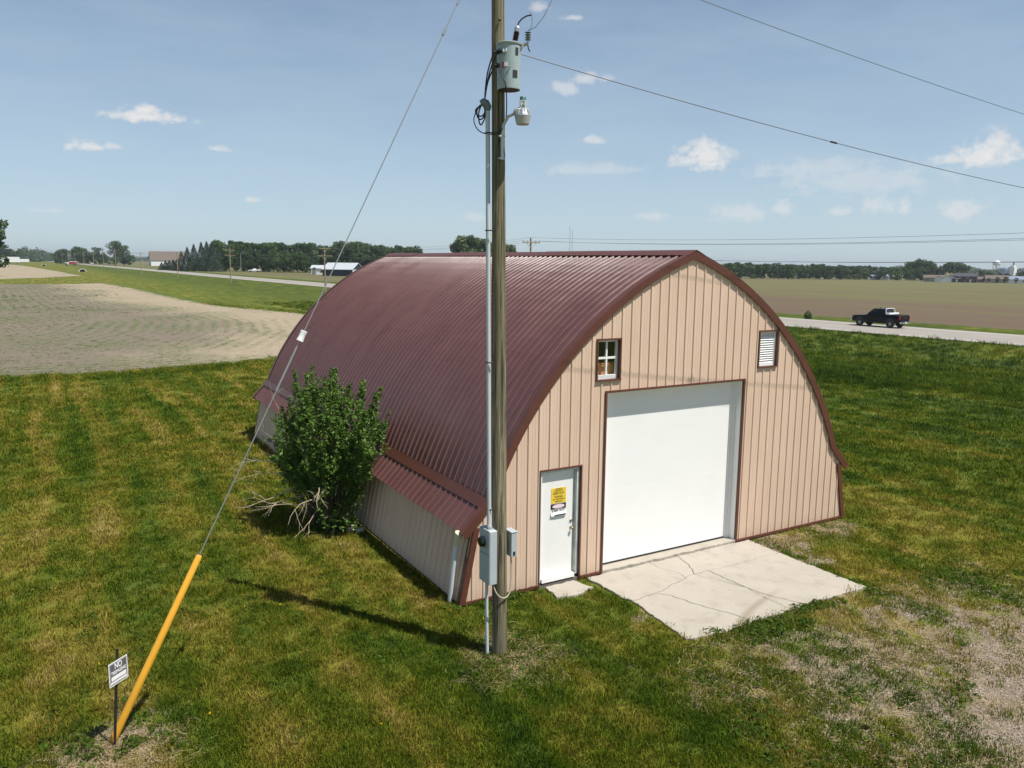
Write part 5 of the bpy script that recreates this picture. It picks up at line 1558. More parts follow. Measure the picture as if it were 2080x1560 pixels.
PR = {
 'a': decid_proto(1, 14, 10.5, 'leaf_tree'), 'b': decid_proto(2, 14, 9.5, 'leaf_tree_dark'), 'c': decid_proto(3, 14, 11.5, 'leaf_tree', nblob=32),
 'd': decid_proto(4, 14, 8.5, 'leaf_tree_dark', nblob=20), 'p': decid_proto(5, 16, 7, 'leaf_poplar', narrow=True, nblob=26), 'q': decid_proto(6, 16, 8, 'leaf_poplar', narrow=True, nblob=30),
 'e': decid_proto(7, 14, 12, 'leaf_tree', nblob=22, leaf=.5),
 's': spruce_proto(1, 15, 10.5, 3400), 't': spruce_proto(2, 15, 9.5, 3400), 'u': spruce_proto(3, 15, 11.5, 3400)}
PH = {'p': 16, 'q': 16, 's': 15, 't': 15, 'u': 15}
TR = random.Random(21)
def tree(kind, p, H, label, group, name='leafy_tree', wide=1.0):
    me, tm = PR[kind]
    s = H/PH.get(kind, 14)
    t = empty(name, p, label, 'tree', group, TR.uniform(0, 6.28))
    t.scale = (s*wide*TR.uniform(.9, 1.1), s*wide*TR.uniform(.9, 1.1), s)
    for n_, me_ in (('crown', me), ('trunk', tm)):
        o = new_obj(n_, me_, None); o.parent = t
    return t
# spruces at the edge of the left woods
SPL = 'dark blue-green spruce at the end of the woods nearest the old barn'
for col, D, H in ((366, 470, 10.5), (378, 455, 12.5), (392, 450, 14.0), (407, 445, 15.0), (418, 452, 15.5), (430, 437, 15.0)):
    tree(TR.choice('stu'), out(col, D), H, SPL, 'spruces by the woods', 'spruce_tree')
for col, D, H in ((325, 470, 4.2), (333, 468, 5.2), (341, 466, 5.6), (349, 468, 6.2), (357, 466, 6.6)):
    tree(TR.choice('stu'), out(col, D), H, 'low young spruce in the hedge before the old barn', 'young spruces', 'spruce_tree', 1.7)
LOOK = {'a': 'mid-green round', 'b': 'dark green', 'c': 'broad mid-green', 'd': 'dark narrow', 'e': 'wide loose'}
def kpick(ks): return TR.choice(ks)
col = 440
while col < 850:
    H = 15.2+TR.uniform(-1.2, 1.4)
    k = kpick('abcde'); tree(k, out(col, 468+TR.uniform(-6, 14)), H, LOOK[k]+' tree in the tall back row of woods behind the small house', 'woods behind the small house')
    if TR.random() < .8:
        k = kpick('bd'); tree(k, out(col+TR.uniform(-6, 6), 452+TR.uniform(-5, 5)), TR.uniform(6.5, 10), 'low '+LOOK[k]+' tree at the front foot of the woods', 'woods behind the small house')
    col += TR.uniform(8, 13)
for col, D, H in ((575, 440, 9), (590, 436, 10.5), (604, 432, 11), (617, 430, 9.5), (560, 438, 7.5)):
    tree(TR.choice('ac'), out(col, D), H, 'rounded tree bulging forward from the woods beside the small house', 'trees bulging from the woods')
for col in (684, 692, 700, 712, 722, 733, 742):
    tree(TR.choice('pq'), out(col, 500), 18.2+TR.uniform(-1, 1), 'pale tall poplar showing above the woods behind the machine shed', 'pale poplars above the woods', 'poplar_tree')
for col, H in ((922, 15.0), (936, 17.0), (950, 17.2), (963, 16.8), (977, 16.3), (990, 15.5), (1003, 15.0), (1020, 14.5), (1034, 14.2)):
    tree(TR.choice('pq'), out(col, 330), H, 'pale poplar crown showing above the barn ridge by the pole', 'poplars above the barn ridge', 'poplar_tree')
# far left
tree('c', out(230, 815), 20.5, 'big lone round tree beside the far road', None, wide=1.1)
tree('b', out(248, 822), 18.0, 'dark companion tree close beside the big lone round tree', None, wide=1.1)
tree('e', out(262, 815), 9.0, 'low bushy tree at the foot of the big lone tree', None, wide=1.2)
for col, D, H in ((118, 1000, 14), (124, 1000, 15), (133, 1010, 14), (150, 900, 14.5), (158, 900, 16.5), (167, 905, 15), (176, 905, 12), (186, 900, 11), (198, 880, 16), (206, 880, 10), (216, 870, 8)):
    tree(TR.choice('abcde'), out(col, D), H, 'tree in the distant shelter belt behind the farm truck', 'distant shelter belt trees', wide=1.15)
for col, D, H in ((2, 920, 17), (10, 920, 18), (20, 925, 14), (30, 930, 12)):
    tree(TR.choice('bd'), out(col, D+40), H, 'dark tree rising behind the white trailers', 'trees behind the trailers', wide=1.2)
tree('d', out(-26, 308), 21.0, 'tall dark tree standing alone at the end of the grass strip between fields', None, wide=1.0)
# right tree line across the field
col = 1478
while col < 1905:
    f = min(1.0, max(0.0, (col-1520)/380)); D = 540+f*150
    if not (1768 < col < 1806):
        k = kpick('abcde'); tree(k, out(col, D+TR.uniform(-4, 10)), TR.uniform(7.6, 9.6), LOOK[k]+' tree in the front row of tree line across crop field', 'tree line across the field', wide=1.15)
    k = kpick('abd'); tree(k, out(col+4, D+26), TR.uniform(9.2, 10.8), LOOK[k]+' tree in the taller back row across the crop field', 'tree line across the field', wide=1.15)
    col += TR.uniform(9, 13)
for col, H in ((1846, 13.5), (1858, 15.0), (1869, 15.6), (1880, 15.2), (1890, 13.5)):
    tree(TR.choice('ac'), out(col, 690), H, 'tall broad tree standing over the tree line near the houses', 'tall trees near the houses', wide=1.0)
for col, H in ((1910, 11.5), (1920, 13.8), (1929, 14.6), (1938, 14.2), (1947, 14.0), (1956, 13.0), (1964, 11.5)):
    tree(TR.choice('pq'), out(col, 690), H, 'pale upright poplar behind the dark two-storey house', 'poplars behind the dark house', 'poplar_tree', 1.1)
for col, H in ((1975, 6), (1990, 8), (2000, 7.5), (2012, 7), (2030, 6.5), (2046, 6.5), (2070, 7.5), (2080, 8.5)):
    tree(TR.choice('abd'), out(col, 700), H, 'small tree among the houses beyond the field', 'trees among the houses', wide=1.2)
for col, H in ((2008, 3.2), (2026, 3.8), (2043, 4.2), (2064, 3.6), (1918, 2.5)):
    tree(TR.choice('bd'), out(col, 612), H, 'dark garden shrub in front of the far houses', 'garden shrubs of the far houses', 'garden_shrub', 1.3)
# distant blue woods all round the horizon: one mass
rng = np.random.default_rng(5)
V = []; F_ = []; k0 = 0
for (c0, c1, D, H) in ((-150, 110, 1500, 19), (40, 125, 1900, 20), (-300, 420, 2700, 15), (400, 1100, 2900, 14), (1000, 1700, 2600, 12), (1700, 2400, 1900, 11), (1970, 2120, 1400, 6)):
    n = int((c1-c0)*26)
    cols = c0+(c1-c0)*rng.random(n)
    b = YAW+np.arctan((cols-1040)/1631.6)
    hm = H*(0.62+0.38*np.sin(cols*.07+D)*np.sin(cols*.023)+0.12*rng.normal(size=n))
    DD = D+rng.normal(size=n)*15
    x = CAM.x+DD*np.sin(b); y = CAM.y+DD*np.cos(b)
    z = gz(x, y)+np.clip(hm, 3, None)*rng.random(n)**.7
    P = np.stack([x, y, z], 1)
    N = np.stack([-np.sin(b), -np.cos(b), np.full(n, .6)], 1)+.6*rng.normal(size=(n, 3)); N /= np.linalg.norm(N, axis=1, keepdims=True)
    v, f = leaf_quads(P, N, 2.6*D/1800, rng)
    V.append(v); F_.append(f+k0); k0 += len(v)
dw = new_obj('distant_woods', raw_mesh('distant_woods', np.concatenate(V), np.concatenate(F_)), 'leaf_tree_dark')
tag(dw, 'hazy blue-green woods along the horizon', 'woods', None, 'stuff')
# little shrub by the road
sb = empty('roadside_shrub', (66.9, 51.6, gzf(66.9, 51.6)), 'small green shrub on the far verge of the road', 'shrub')
rng = np.random.default_rng(9)
P, N = blob_points([(0, 0, .6, .45, .45, .5), (.3, .1, .4, .3, .3, .35), (-.3, 0, .45, .3, .3, .4)], 500, rng)
v, f = leaf_quads(P, N, .09, rng); o = new_obj('foliage', raw_mesh('foliage', v, f), 'leaf_tree'); o.parent = sb
m = MB(); m.tube([(0, 0, -.1), (0, 0, .5)], .03, 5); o = new_obj('stem', m.mesh('stem'), 'bark'); o.parent = sb

# ------------------------------------------------------------------ the big shrub against the barn wall
BC = Vector((-5.90, 5.35, 0))
bush = empty('leafy_shrub', BC, 'large overgrown green shrub with bare dead twigs against the barn side wall', 'shrub')
rng = np.random.default_rng(33); br = random.Random(33)
LP, LN, LS = [], [], []
stem_m = MB(); twig_m = MB()
def bez(p0, p1, p2, n=10):
    return [p0*(1-t)**2+p1*2*t*(1-t)+p2*t*t for t in [i/n for i in range(n+1)]]
def leafy(path, t0, dens, spread, size):
    P = np.array([tuple(p) for p in path])
    seg = np.linalg.norm(np.diff(P, axis=0), axis=1).sum()
    n = int(seg*dens*(1-t0))
    t = t0+(1-t0)*rng.random(n)
    idx_ = t*(len(P)-1); i = np.minimum(idx_.astype(int), len(P)-2); fr_ = (idx_-i)[:, None]
    base = P[i]*(1-fr_)+P[i+1]*fr_
    d = rng.normal(size=(n, 3)); d /= np.linalg.norm(d, axis=1, keepdims=True)
    w = spread*(1.15-0.75*t)[:, None]*rng.random((n, 1))**.5
    pts = base+d*w
    N = d*.6+np.array([0, 0, .55])+.5*rng.normal(size=(n, 3)); N /= np.linalg.norm(N, axis=1, keepdims=True)
    LP.append(pts); LN.append(N); LS.append(np.full(n, size))
ALLP = []
for i in range(56):
    a = br.uniform(0, 6.283); rad = br.uniform(0, 1)**.6
    dirx, diry = math.cos(a), math.sin(a)
    tx = dirx*rad*1.35; ty = diry*rad*1.60
    if tx > 0: tx *= 1.25
    Ht = (3.60-1.30*rad**1.8)*br.uniform(.80, 1.06)
    p0 = BC+Vector((dirx*br.uniform(0, .35), diry*br.uniform(0, .45), 0))
    p2 = BC+Vector((tx+.10, ty, Ht))
    # keep it outside the curved roof
    u_lim = arch(0) and None
    zz = p2.z
    if zz > 1.9:
        ulim = CU+math.sqrt(max(0, (CR+.12)**2-(zz-CZ)**2))
        p2.x = min(p2.x, BX-ulim)
    else:
        p2.x = min(p2.x, -5.35)
    p1 = BC+Vector((tx*.75, ty*.75, Ht*.42))
    p1.x = min(p1.x, -5.38)
    path = bez(p0, p1, p2)
    stem_m.tube(path, [.022*(1-.8*j/10)+.003 for j in range(11)], 5)
    leafy(path, .36, 80, .20, .040)
    for k in range(9):
        t_ = br.uniform(.40, .97); q = path[int(t_*10)]
        d = Vector((br.uniform(-1, 1), br.uniform(-1, 1), br.uniform(.35, 1.4))).normalized()
        L = br.uniform(.25, .62)*(1.15-t_*.35)
        e = q+d*L; e.x = min(e.x, (BX-(CU+math.sqrt(max(0, (CR+.05)**2-(e.z-CZ)**2)))) if e.z > 1.9 else -5.3)
        sp_ = bez(q, q+d*L*.4+Vector((0, 0, .05)), e+Vector((0, 0, .10)))
        twig_m.tube(sp_[::2], [.006, .0055, .005, .004, .003, .002], 4)
        leafy(sp_, .08, 105, .125, .040)
# suckers at the base, right-hand side
for i in range(16):
    a = br.uniform(0, 6.283); p0 = BC+Vector((br.uniform(-.25, .35), br.uniform(-.85, .1), 0))
    p2 = p0+Vector((math.cos(a)*.35, math.sin(a)*.35, br.uniform(.5, 1.3))); p2.x = min(p2.x, -5.32)
    path = bez(p0, p0+Vector((0, 0, .4)), p2); stem_m.tube(path[::2], [.008, .007, .006, .005, .004, .003], 4); leafy(path, .15, 60, .22, .055)
# low skirts sweeping out over the grass
for i in range(26):
    a = br.uniform(1.3, 5.6)
    e = BC+Vector((math.cos(a)*br.uniform(.7, 1.25), math.sin(a)*br.uniform(.8, 1.45), br.uniform(1.2, 2.1))); e.x = min(e.x, -5.45)
    q = BC+Vector((math.cos(a)*.2, math.sin(a)*.2, br.uniform(.4, .9)))
    path = bez(q, (q+e)/2+Vector((0, 0, .35)), e); stem_m.tube(path[::2], [.012, .010, .009, .007, .005, .003], 4); leafy(path, .35, 150, .22, .042)
# upright leaders that break the outline
for i in range(26):
    a = br.uniform(0, 6.283); r_ = br.uniform(.1, 1.25)
    q = BC+Vector((math.cos(a)*r_*1.0+.05, math.sin(a)*r_*1.2, br.uniform(2.3, 3.0)-.35*r_))
    e = q+Vector((math.cos(a)*.16, math.sin(a)*.2, br.uniform(.55, 1.0)))
    for w_ in (q, e):
        if w_.z > 1.9: w_.x = min(w_.x, BX-(CU+math.sqrt(max(0, (CR+.08)**2-(w_.z-CZ)**2))))
    path = bez(q, (q+e)/2+Vector((-.03, 0, .06)), e); stem_m.tube(path[::2], [.009, .008, .007, .006, .005, .003], 4); leafy(path, 0, 190, .12, .042)
P = np.concatenate(LP); N = np.concatenate(LN); S = np.concatenate(LS)
P[:, 2] = np.clip(P[:, 2], .05, None)
lim = np.where(P[:, 2] > 1.95, BX-(CU+np.sqrt(np.maximum(0, (CR+.04)**2-(P[:, 2]-CZ)**2))), np.where(P[:, 2] > 1.2, -5.30, -5.28))
keep = P[:, 0] < lim
P, N, S = P[keep], N[keep], S[keep]
v, f = leaf_quads(P, N, 1.0, rng); c_ = np.repeat(P, 4, 0); v = c_+(v-c_)*np.repeat(S, 4)[:, None]
o = new_obj('foliage', raw_mesh('foliage', v, f), 'leaf_bush', bush)
stem_m.build('stems', 'bark', bush); twig_m.build('twigs', 'bark', bush)
def twig(p, d, L, r, lev, dm):
    n = 5; pts = [p]; dd = d.copy()
    for i in range(n):
        dd = (dd+Vector((br.uniform(-.25, .25), br.uniform(-.25, .25), br.uniform(-.22, .18)))).normalized()
        pts.append(pts[-1]+dd*L/n)
    for q in pts: q.z = max(q.z, .04)
    dm.tube(pts, [r*(1-.75*i/n) for i in range(n+1)], 5)
    if lev > 0:
        for k in range(3):
            q = pts[br.randint(1, n-1)]
            twig(q, (dd+Vector((br.uniform(-.9, .9), br.uniform(-.9, .9), br.uniform(-.5, .6)))).normalized(), L*br.uniform(.35, .6), r*.55, lev-1, dm)
for (off, d, L, r) in (((-.6, -.5, .75), (-1, -.1, .15), 1.2, .013), ((-.7, .1, 1.0), (-1, .15, -.2), 1.25, .013), ((-.6, -.7, .9), (-.7, -.5, .1), .95, .013), ((-.5, -.9, 1.2), (-.2, -.8, -.3), .7, .014), ((-.35, -.15, .85), (-1, -.25, -.12), 1.15, .016), ((-.3, -.3, .7), (-.8, -.7, -.3), 1.0, .014), ((-.4, .2, 1.2), (-1, .5, .05), 1.3, .014), ((-.5, .55, 1.35), (-.9, .8, .1), 1.4, .014),
                       ((-.3, -.35, 1.0), (-.5, -.9, -.25), .8, .016), ((-.6, .6, 1.9), (-.9, .2, .2), .9, .010), ((-.5, -.3, 1.3), (-.3, -.4, .9), .9, .013), ((-.9, .7, 2.7), (-.35, .1, 1), .8, .007), ((0, -.5, .45), (.2, -.9, .3), .6, .012)):
    dm = MB(); twig(BC+Vector(off), Vector(d).normalized(), L, r, 2, dm); dm.build('dead_branch', 'deadwood', bush)
# bits lying at its foot
def rock(name, p, r, mat, label, cat, squash=.6, seed=1):
    rr_ = random.Random(seed)
    bm = bmesh.new(); bmesh.ops.create_icosphere(bm, subdivisions=2, radius=r)
    for v_ in bm.verts:
        k = 1+rr_.uniform(-.16, .16)
        v_.co = Vector((v_.co.x*k*1.25, v_.co.y*k, v_.co.z*k*squash))
    me = bpy.data.meshes.new(name); bm.to_mesh(me); bm.free()
    o = new_obj(name, me, mat); o.location = p; o.rotation_euler = (0, 0, rr_.uniform(0, 3)); return tag(o, label, cat)
rock('stone', (-5.60, 4.78, .06), .13, 'stone_pale', 'pale stone lying in the grass at the foot of the shrub', 'stone', .6, 2)
rock('stone', (-5.45, 4.62, .05), .10, 'stone_pale', 'smaller pinkish stone close to the barn wall by the shrub', 'stone', .6, 5)
rock('plastic_scrap', (-5.92, 4.85, .06), .15, 'plastic_black', 'crumpled black plastic lying under the shrub', 'litter', .45, 9)

# ------------------------------------------------------------------ grass, weeds, straw and pebbles on the ground
def blades_mesh(name, n, rad, h0, h1, w, lean, seed, mat):
    rng = np.random.default_rng(seed)
    r = rad*np.sqrt(rng.random(n)); a = rng.random(n)*6.283
    bx, by = r*np.cos(a), r*np.sin(a)
    h = h0+(h1-h0)*rng.random(n)
    la = rng.random(n)*6.283; ll = h*lean*(0.3+0.9*rng.random(n))
    fa = rng.random(n)*6.283
    wx, wy = np.cos(fa)*w/2, np.sin(fa)*w/2
    lx, ly = np.cos(la)*ll, np.sin(la)*ll
    z0 = np.full(n, -0.012)
    v = np.stack([np.stack([bx-wx, by-wy, z0], 1), np.stack([bx+wx, by+wy, z0], 1),
                  np.stack([bx+lx*.4+wx*.75, by+ly*.4+wy*.75, h*.6], 1), np.stack([bx+lx*.4-wx*.75, by+ly*.4-wy*.75, h*.6], 1),
                  np.stack([bx+lx, by+ly, h*(1-.25*lean)], 1)], 1).reshape(-1, 3)
    k = np.arange(n)*5
    f = np.concatenate([np.stack([k, k+1, k+2], 1), np.stack([k, k+2, k+3], 1), np.stack([k+3, k+2, k+4], 1)])
    me = raw_mesh(name, v, f); me.materials.append(MATS[mat]); return me
def weed_mesh(name, n, rad, size, seed, mat='weed_leaf', tall=.10):
    rng = np.random.default_rng(seed)
    a = rng.random(n)*6.283; r = rad*np.sqrt(rng.random(n))
    P = np.stack([r*np.cos(a), r*np.sin(a), .01+tall*rng.random(n)*(1.1-r/rad)], 1)
    N = np.stack([np.cos(a)*.5, np.sin(a)*.5, np.full(n, .9)], 1)+.4*rng.normal(size=(n, 3)); N /= np.linalg.norm(N, axis=1, keepdims=True)
    v, f = leaf_quads(P, N, size, rng, .6); me = raw_mesh(name, v, f); me.materials.append(MATS[mat]); return me
def straw_mesh(name, n, seed):
    rng = np.random.default_rng(seed); V = []; F_ = []; k = 0
    for i in range(n):
        p = rng.normal(size=2)*.10; a = rng.random()*6.283; L = .08+.16*rng.random(); w = .0022
        d = np.array([math.cos(a), math.sin(a)]); s = np.array([-d[1], d[0]])
        for j in range(4):
            c = p+d*L*(j/3)+s*.02*math.sin(j*1.3+i); z = .008+.02*rng.random()
            V += [(c[0]-s[0]*w, c[1]-s[1]*w, z), (c[0]+s[0]*w, c[1]+s[1]*w, z+.001)]
        F_ += [(k+2*j, k+2*j+1, k+2*j+3, k+2*j+2) for j in range(3)]; k += 8
    me = raw_mesh(name, V, F_); me.materials.append(MATS['straw']); return me
def pebble_mesh(name, n, seed):
    rng = np.random.default_rng(seed); m = MB()
    for i in range(n):
        x, y = rng.normal(size=2)*.10; r = .006+.010*rng.random()
        m.add([(x-r, y, .0), (x, y-r*.8, 0), (x+r*1.1, y, 0), (x, y+r*.8, 0), (x, y, r*.9)], [(0, 1, 4), (1, 2, 4), (2, 3, 4), (3, 0, 4)])
    me = bpy.data.meshes.new(name); me.from_pydata(m.v, [], m.f); me.materials.append(MATS['pebble']); return me
def protos(cname, meshes):
    c = bpy.data.collections.new(cname)
    for i, me in enumerate(meshes):
        c.objects.link(bpy.data.objects.new('%s_%02d' % (cname, i), me))
    return c, len(meshes)
def scatter(name, label, cat, coll, P, S, nproto, seed, kinds=None, tilt=.12):
    rng = np.random.default_rng(seed); n = len(P)
    me = bpy.data.meshes.new(name); me.vertices.add(n); me.vertices.foreach_set('co', np.asarray(P, np.float32).ravel())
    k = rng.integers(0, nproto, n) if kinds is None else kinds
    a = me.attributes.new('kind', 'INT', 'POINT'); a.data.foreach_set('value', k.astype(np.int32))
    a = me.attributes.new('scl', 'FLOAT_VECTOR', 'POINT'); a.data.foreach_set('vector', np.asarray(S, np.float32).ravel())
    rot = np.stack([rng.normal(size=n)*tilt, rng.normal(size=n)*tilt, rng.random(n)*6.283], 1)
    a = me.attributes.new('rot', 'FLOAT_VECTOR', 'POINT'); a.data.foreach_set('vector', rot.astype(np.float32).ravel())
    o = new_obj(name, me); tag(o, label, cat, None, 'stuff')
    ng = bpy.data.node_groups.new(name+'_scatter', 'GeometryNodeTree')
    ng.interface.new_socket('Geometry', in_out='INPUT', socket_type='NodeSocketGeometry')
    ng.interface.new_socket('Geometry', in_out='OUTPUT', socket_type='NodeSocketGeometry')
    gi = ng.nodes.new('NodeGroupInput'); go = ng.nodes.new('NodeGroupOutput')
    def attr(nm, ty):
        q = ng.nodes.new('GeometryNodeInputNamedAttribute'); q.data_type = ty; q.inputs['Name'].default_value = nm
        return [x for x in q.outputs if x.enabled and x.name == 'Attribute'][0]
    ci = ng.nodes.new('GeometryNodeCollectionInfo'); ci.inputs['Collection'].default_value = coll
    ci.inputs['Separate Children'].default_value = True; ci.inputs['Reset Children'].default_value = True
    ip = ng.nodes.new('GeometryNodeInstanceOnPoints'); ip.inputs['Pick Instance'].default_value = True
    er = ng.nodes.new('FunctionNodeEulerToRotation')
    ng.links.new(gi.outputs[0], ip.inputs['Points']); ng.links.new(ci.outputs[0], ip.inputs['Instance'])
    ng.links.new(attr('kind', 'INT'), ip.inputs['Instance Index'])
    ng.links.new(attr('rot', 'FLOAT_VECTOR'), er.inputs[0]); ng.links.new(er.outputs[0], ip.inputs['Rotation'])
    ng.links.new(attr('scl', 'FLOAT_VECTOR'), ip.inputs['Scale'])
    ng.links.new(ip.outputs[0], go.inputs[0])
    md = o.modifiers.new('scatter', 'NODES'); md.node_group = ng
    return o
def inside_built(x, y, m=0.0):
    b = (np.abs(x-BX) < 5.20+m) & (y > -.03-m) & (y < YB-.05+m)
    ap = (x > -2.55-m) & (x < 1.88+m) & (y > -2.98-m) & (y < .2)
    stp_ = (x > -3.53) & (x < -2.75) & (y > -.56) & (y < 0)
    return b | ap | stp_
def polar_pts(n, d0, d1, seed, b0=-0.14, b1=1.20):
    rng = np.random.default_rng(seed)
    D = d0*(d1/d0)**rng.random(n); b = b0+(b1-b0)*rng.random(n)
    return CAM.x+D*np.sin(b), CAM.y+D*np.cos(b), D, rng
def lerp_attr(x, y):
    """how bare the ground is here (same patches as the ground sheet)"""
    v = np.clip(0.36+sdist(x, y, GRAVEL)*0.22, 0, .62)
    v = np.maximum(v, np.clip(0.62+sdist(x, y, STONY)*0.35, 0, 1.12))
    for (cx, cy, r, k) in [(-10.85, -1.55, 0.95, 0.95), (-5.4, -2.1, 0.9, 0.62), (2.6, -0.6, 0.9, 0.75), (2.2, -1.6, 0.5, 0.7), (-2.75, -1.9, 0.45, 0.55), (4.2, -0.35, 0.9, 0.6), (-3.2, -4.2, 0.8, 0.6)]:
        v = np.maximum(v, k*np.clip(1.35-np.hypot(x-cx, y-cy)/r, 0, 1))
    return v
gc, gn = protos('grass_tuft', [blades_mesh('grass_tuft', 34, .13, .030, .085, .009, .75, 50+i, 'grass_blade') for i in range(5)]+[blades_mesh('grass_tuft', 22, .10, .06, .16, .009, .6, 70+i, 'grass_blade') for i in range(2)])
x, y, D, rng = polar_pts(42000, 8.4, 60, 101)
ok = ~inside_built(x, y) & (sdist(x, y, SOIL1) < 1.0) & (xn(y)-x > .3)
br_ = lerp_attr(x, y)
ok &= rng.random(len(x)) > np.clip((br_-.30)*1.7, 0, .88)
x, y, D = x[ok], y[ok], D[ok]
clump = np.sin(x*1.3+np.sin(y*.9)*2)*np.sin(y*1.1+np.sin(x*.7)*2)
kinds = rng.integers(0, 5, len(x)); tall = (rng.random(len(x)) < .05+.10*(clump > .55)); kinds[tall] = 5+rng.integers(0, 2, tall.sum())
sc = (.85+.5*rng.random(len(x)))*np.clip(D/13, 1, 2.6)
lushx = np.clip((x-22)/10, 0, 1)
S = np.stack([sc, sc, (.75+.6*rng.random(len(x)))*np.clip(D/20, 1, 1.5)*(1+.9*lushx)], 1)
scatter('lawn_grass', 'mown olive-green grass covering the yard round the barn', 'grass', gc, np.stack([x, y, gz(x, y)], 1), S, gn, 1, kinds)
# rank fringe along the field edge and in the ditch
fc, fn = protos('fringe_tuft', [blades_mesh('fringe_tuft', 26, .22, .12, .34, .014, .55, 90+i, 'grass_blade') for i in range(3)])
t_ = np.random.default_rng(102); n = 2600
xf = -40+62*t_.random(n); sde = np.array(SOIL1)
xf2, yf2, Df, _ = polar_pts(60000, 44, 120, 103)
sd_ = sdist(xf2, yf2, SOIL1); ok = (sd_ < .6) & (sd_ > -1.6) & (t_.random(len(xf2)) < .5)
dit = (xn(yf2)-xf2 > .3) & (xn(yf2)-xf2 < 34) & (sd_ < -1.0) & (t_.random(len(xf2)) < .38)
ok |= dit
x, y, D = xf2[ok], yf2[ok], Df[ok]
s_ = (.9+.8*t_.random(len(x)))
scatter('tall_grass', 'ragged taller grass along the field edge and the roadside ditch', 'grass', fc, np.stack([x, y, gz(x, y)], 1), np.stack([s_*1.5, s_*1.5, s_*np.where(sd_[ok] > -2.0, .42, .8)], 1), fn, 2)
# seedlings and volunteer weeds coming up through the tilled soil
def wob2(x, y, f):
    return np.sin(x*f+1.7*np.sin(y*f*.6))*np.sin(y*f*.8+1.3*np.sin(x*f*.7+2))
sdc, sdn = protos('seedling', [weed_mesh('seedling', 9, .10, .030, 210+i, 'weed_leaf', .07) for i in range(3)])
x, y, D, rng = polar_pts(52000, 44, 190, 105, -0.15, .45)
s1_ = sdist(x, y, SOIL1)
w_ = .45*wob2(x, y, .11)+.35*wob2(x+9, y-4, .31)+.3*np.sin(s1_*5.6+1.2*wob2(x, y, .2))
pl = np.full(x.shape, 1e9)
for i in range(len(edge)-1):
    a, b = edge[i], edge[i+1]; e = b-a
    h = np.clip(((x-a[0])*e[0]+(y-a[1])*e[1])/(e@e), 0, 1); pl = np.minimum(pl, np.hypot(x-a[0]-h*e[0], y-a[1]-h*e[1]))
pb = .10+.42*w_+.45*np.exp(-np.clip(s1_, 0, None)/2.6)+.15*np.clip(pl/14-.4, 0, 1)-.25*np.clip(1-pl/9, 0, 1)
ok = (s1_ > -.3) & (rng.random(len(x)) < pb)
x, y, D = x[ok], y[ok], D[ok]; s_ = (.6+1.0*rng.random(len(x))**2)*np.clip(D/60, 1, 2.2)
scatter('crop_seedlings', 'sparse green seedlings and weeds coming up in the tilled soil', 'seedlings', sdc, np.stack([x, y, gz(x, y)], 1), np.stack([s_, s_, s_*.8], 1), sdn, 7)
# broad-leaved weeds
wc_, wn_ = protos('weed_clump', [weed_mesh('weed_clump', 40, .15, .035, 110+i) for i in range(4)])
pts = []
t_ = np.random.default_rng(104)
def along(a, b, n, w):
    f = t_.random(n); return [(a[0]+(b[0]-a[0])*q+t_.normal()*w, a[1]+(b[1]-a[1])*q+t_.normal()*w) for q in f]
pts += along((-2.3, -3.12), (1.0, -3.12), 60, .07)
pts += along((-1.9, -3.4), (-.2, -3.3), 40, .16)
pts += along((.3, -.97), (1.7, -.94), 16, .012)
pts += along((1.9, -2.9), (1.98, -.2), 16, .08)
pts += along((3.0, -3.1), (6.5, -4.8), 60, .35)
pts += along((-3.0, -3.7), (-3.9, -6.6), 60, .28)
pts += along((-2.2, -4.0), (-2.6, -7.2), 34, .30)
pts += along((-5.2, .1), (-3.8, -.15), 30, .10)
pts += [(-5.4+.45*t_.normal(), -1.9+.45*t_.normal()) for _ in range(26)]
pts += [(-10.8+.5*t_.normal(), -1.45+.5*t_.normal()) for _ in range(40)]
pts += [(q, w) for q, w in zip(-3.5+9*t_.random(120), -3.2-6*t_.random(120))]
pts += [(q, w) for q, w in zip(-13+8*t_.random(150), -3+20*t_.random(150))]
pts = np.array(pts); crk = (np.abs(pts[:, 1]+.955) < .06) & (pts[:, 0] > .2) & (pts[:, 0] < 1.8)
ok = ~inside_built(pts[:, 0], pts[:, 1], -.02) | crk; pts = pts[ok]; crk = crk[ok]
s_ = (.5+.9*t_.random(len(pts))**1.5)*np.where(crk, .28, 1)
scatter('weeds', 'low broad-leaved weeds along the apron edge and worn ground', 'weeds', wc_, np.column_stack([pts, gz(pts[:, 0], pts[:, 1])]), np.column_stack([s_, s_, s_]), wn_, 3)
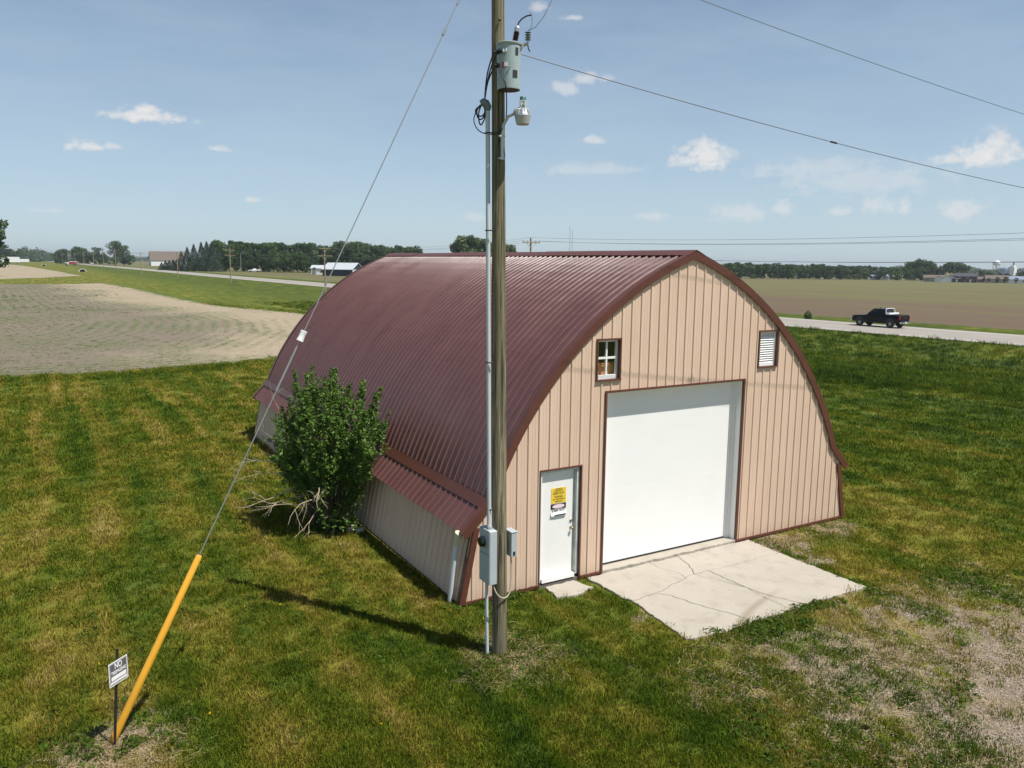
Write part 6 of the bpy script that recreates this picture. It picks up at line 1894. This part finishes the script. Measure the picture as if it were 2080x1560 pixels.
# dead straw
stc, stn = protos('straw_wisp', [straw_mesh('straw_wisp', 14, 130+i) for i in range(4)])
pts = [(-10.8+.42*t_.normal(), -1.75+.35*t_.normal()) for _ in range(130)]
pts += [(-5.35+.5*t_.normal(), -2.05+.4*t_.normal()) for _ in range(110)]
pts += along((-5.1, -.25), (-2.7, -.3), 90, .18)
pts += along((2.0, -.3), (4.9, -.3), 80, .22)
pts += [(q, w) for q, w in zip(-4.0+9*t_.random(900), -3.1-6.5*t_.random(900))]
pts = np.array(pts); ok = ~inside_built(pts[:, 0], pts[:, 1], .02) & (lerp_attr(pts[:, 0], pts[:, 1]) > .1); pts = pts[ok]
s_ = .6+.8*t_.random(len(pts))
scatter('dry_straw', 'pale dead grass stalks lying on the worn ground', 'straw', stc, np.column_stack([pts, gz(pts[:, 0], pts[:, 1])]), np.column_stack([s_, s_, s_]), stn, 4, None, .05)
# pebbles
pc_, pn_ = protos('pebbles', [pebble_mesh('pebbles', 16, 150+i) for i in range(4)])
q = np.column_stack([-4+11*t_.random(9000), -3.0-9*t_.random(9000)])
v = lerp_attr(q[:, 0], q[:, 1]); ok = (t_.random(len(q)) < np.clip((v-.35)*1.1, 0, 1)) & ~inside_built(q[:, 0], q[:, 1], .02)
q = q[ok]; s_ = .6+.8*t_.random(len(q))
scatter('gravel', 'pale scattered gravel on the worn ground before the apron', 'gravel', pc_, np.column_stack([q, gz(q[:, 0], q[:, 1])]), np.column_stack([s_, s_, s_]), pn_, 5)
# dandelions
dc_, dn_ = protos('dandelion_head', [weed_mesh('dandelion_head', 7, .014, .012, 170+i, 'dandelion', .02) for i in range(2)])
q = np.column_stack([-13+18*t_.random(70), -7+24*t_.random(70)]); ok = ~inside_built(q[:, 0], q[:, 1], .1); q = q[ok]
scatter('dandelions', 'small yellow dandelion heads dotted through the lawn', 'dandelions', dc_, np.column_stack([q, gz(q[:, 0], q[:, 1])+.06]), np.ones((len(q), 3))*1.2, dn_, 6)

# ------------------------------------------------------------------ the air
m = MB(); m.box((-5200, -5200, -9.0), (5200, 8200, 52.0))
hz_ = new_obj('haze', m.mesh('haze'))
hm, ht, hb_ = newmat('haze')
ht.nodes.remove(hb_)
pv_ = nd(ht, 'ShaderNodeVolumePrincipled', {'Color': (0.86, 0.92, 1.0, 1), 'Density': 0.00013, 'Anisotropy': 0.3})
ht.links.new(pv_.outputs[0], ht.nodes['Material Output'].inputs['Volume'])
hz_.data.materials.append(hm)
tag(hz_, 'thin pale summer haze over the plain', 'haze', None, 'stuff')
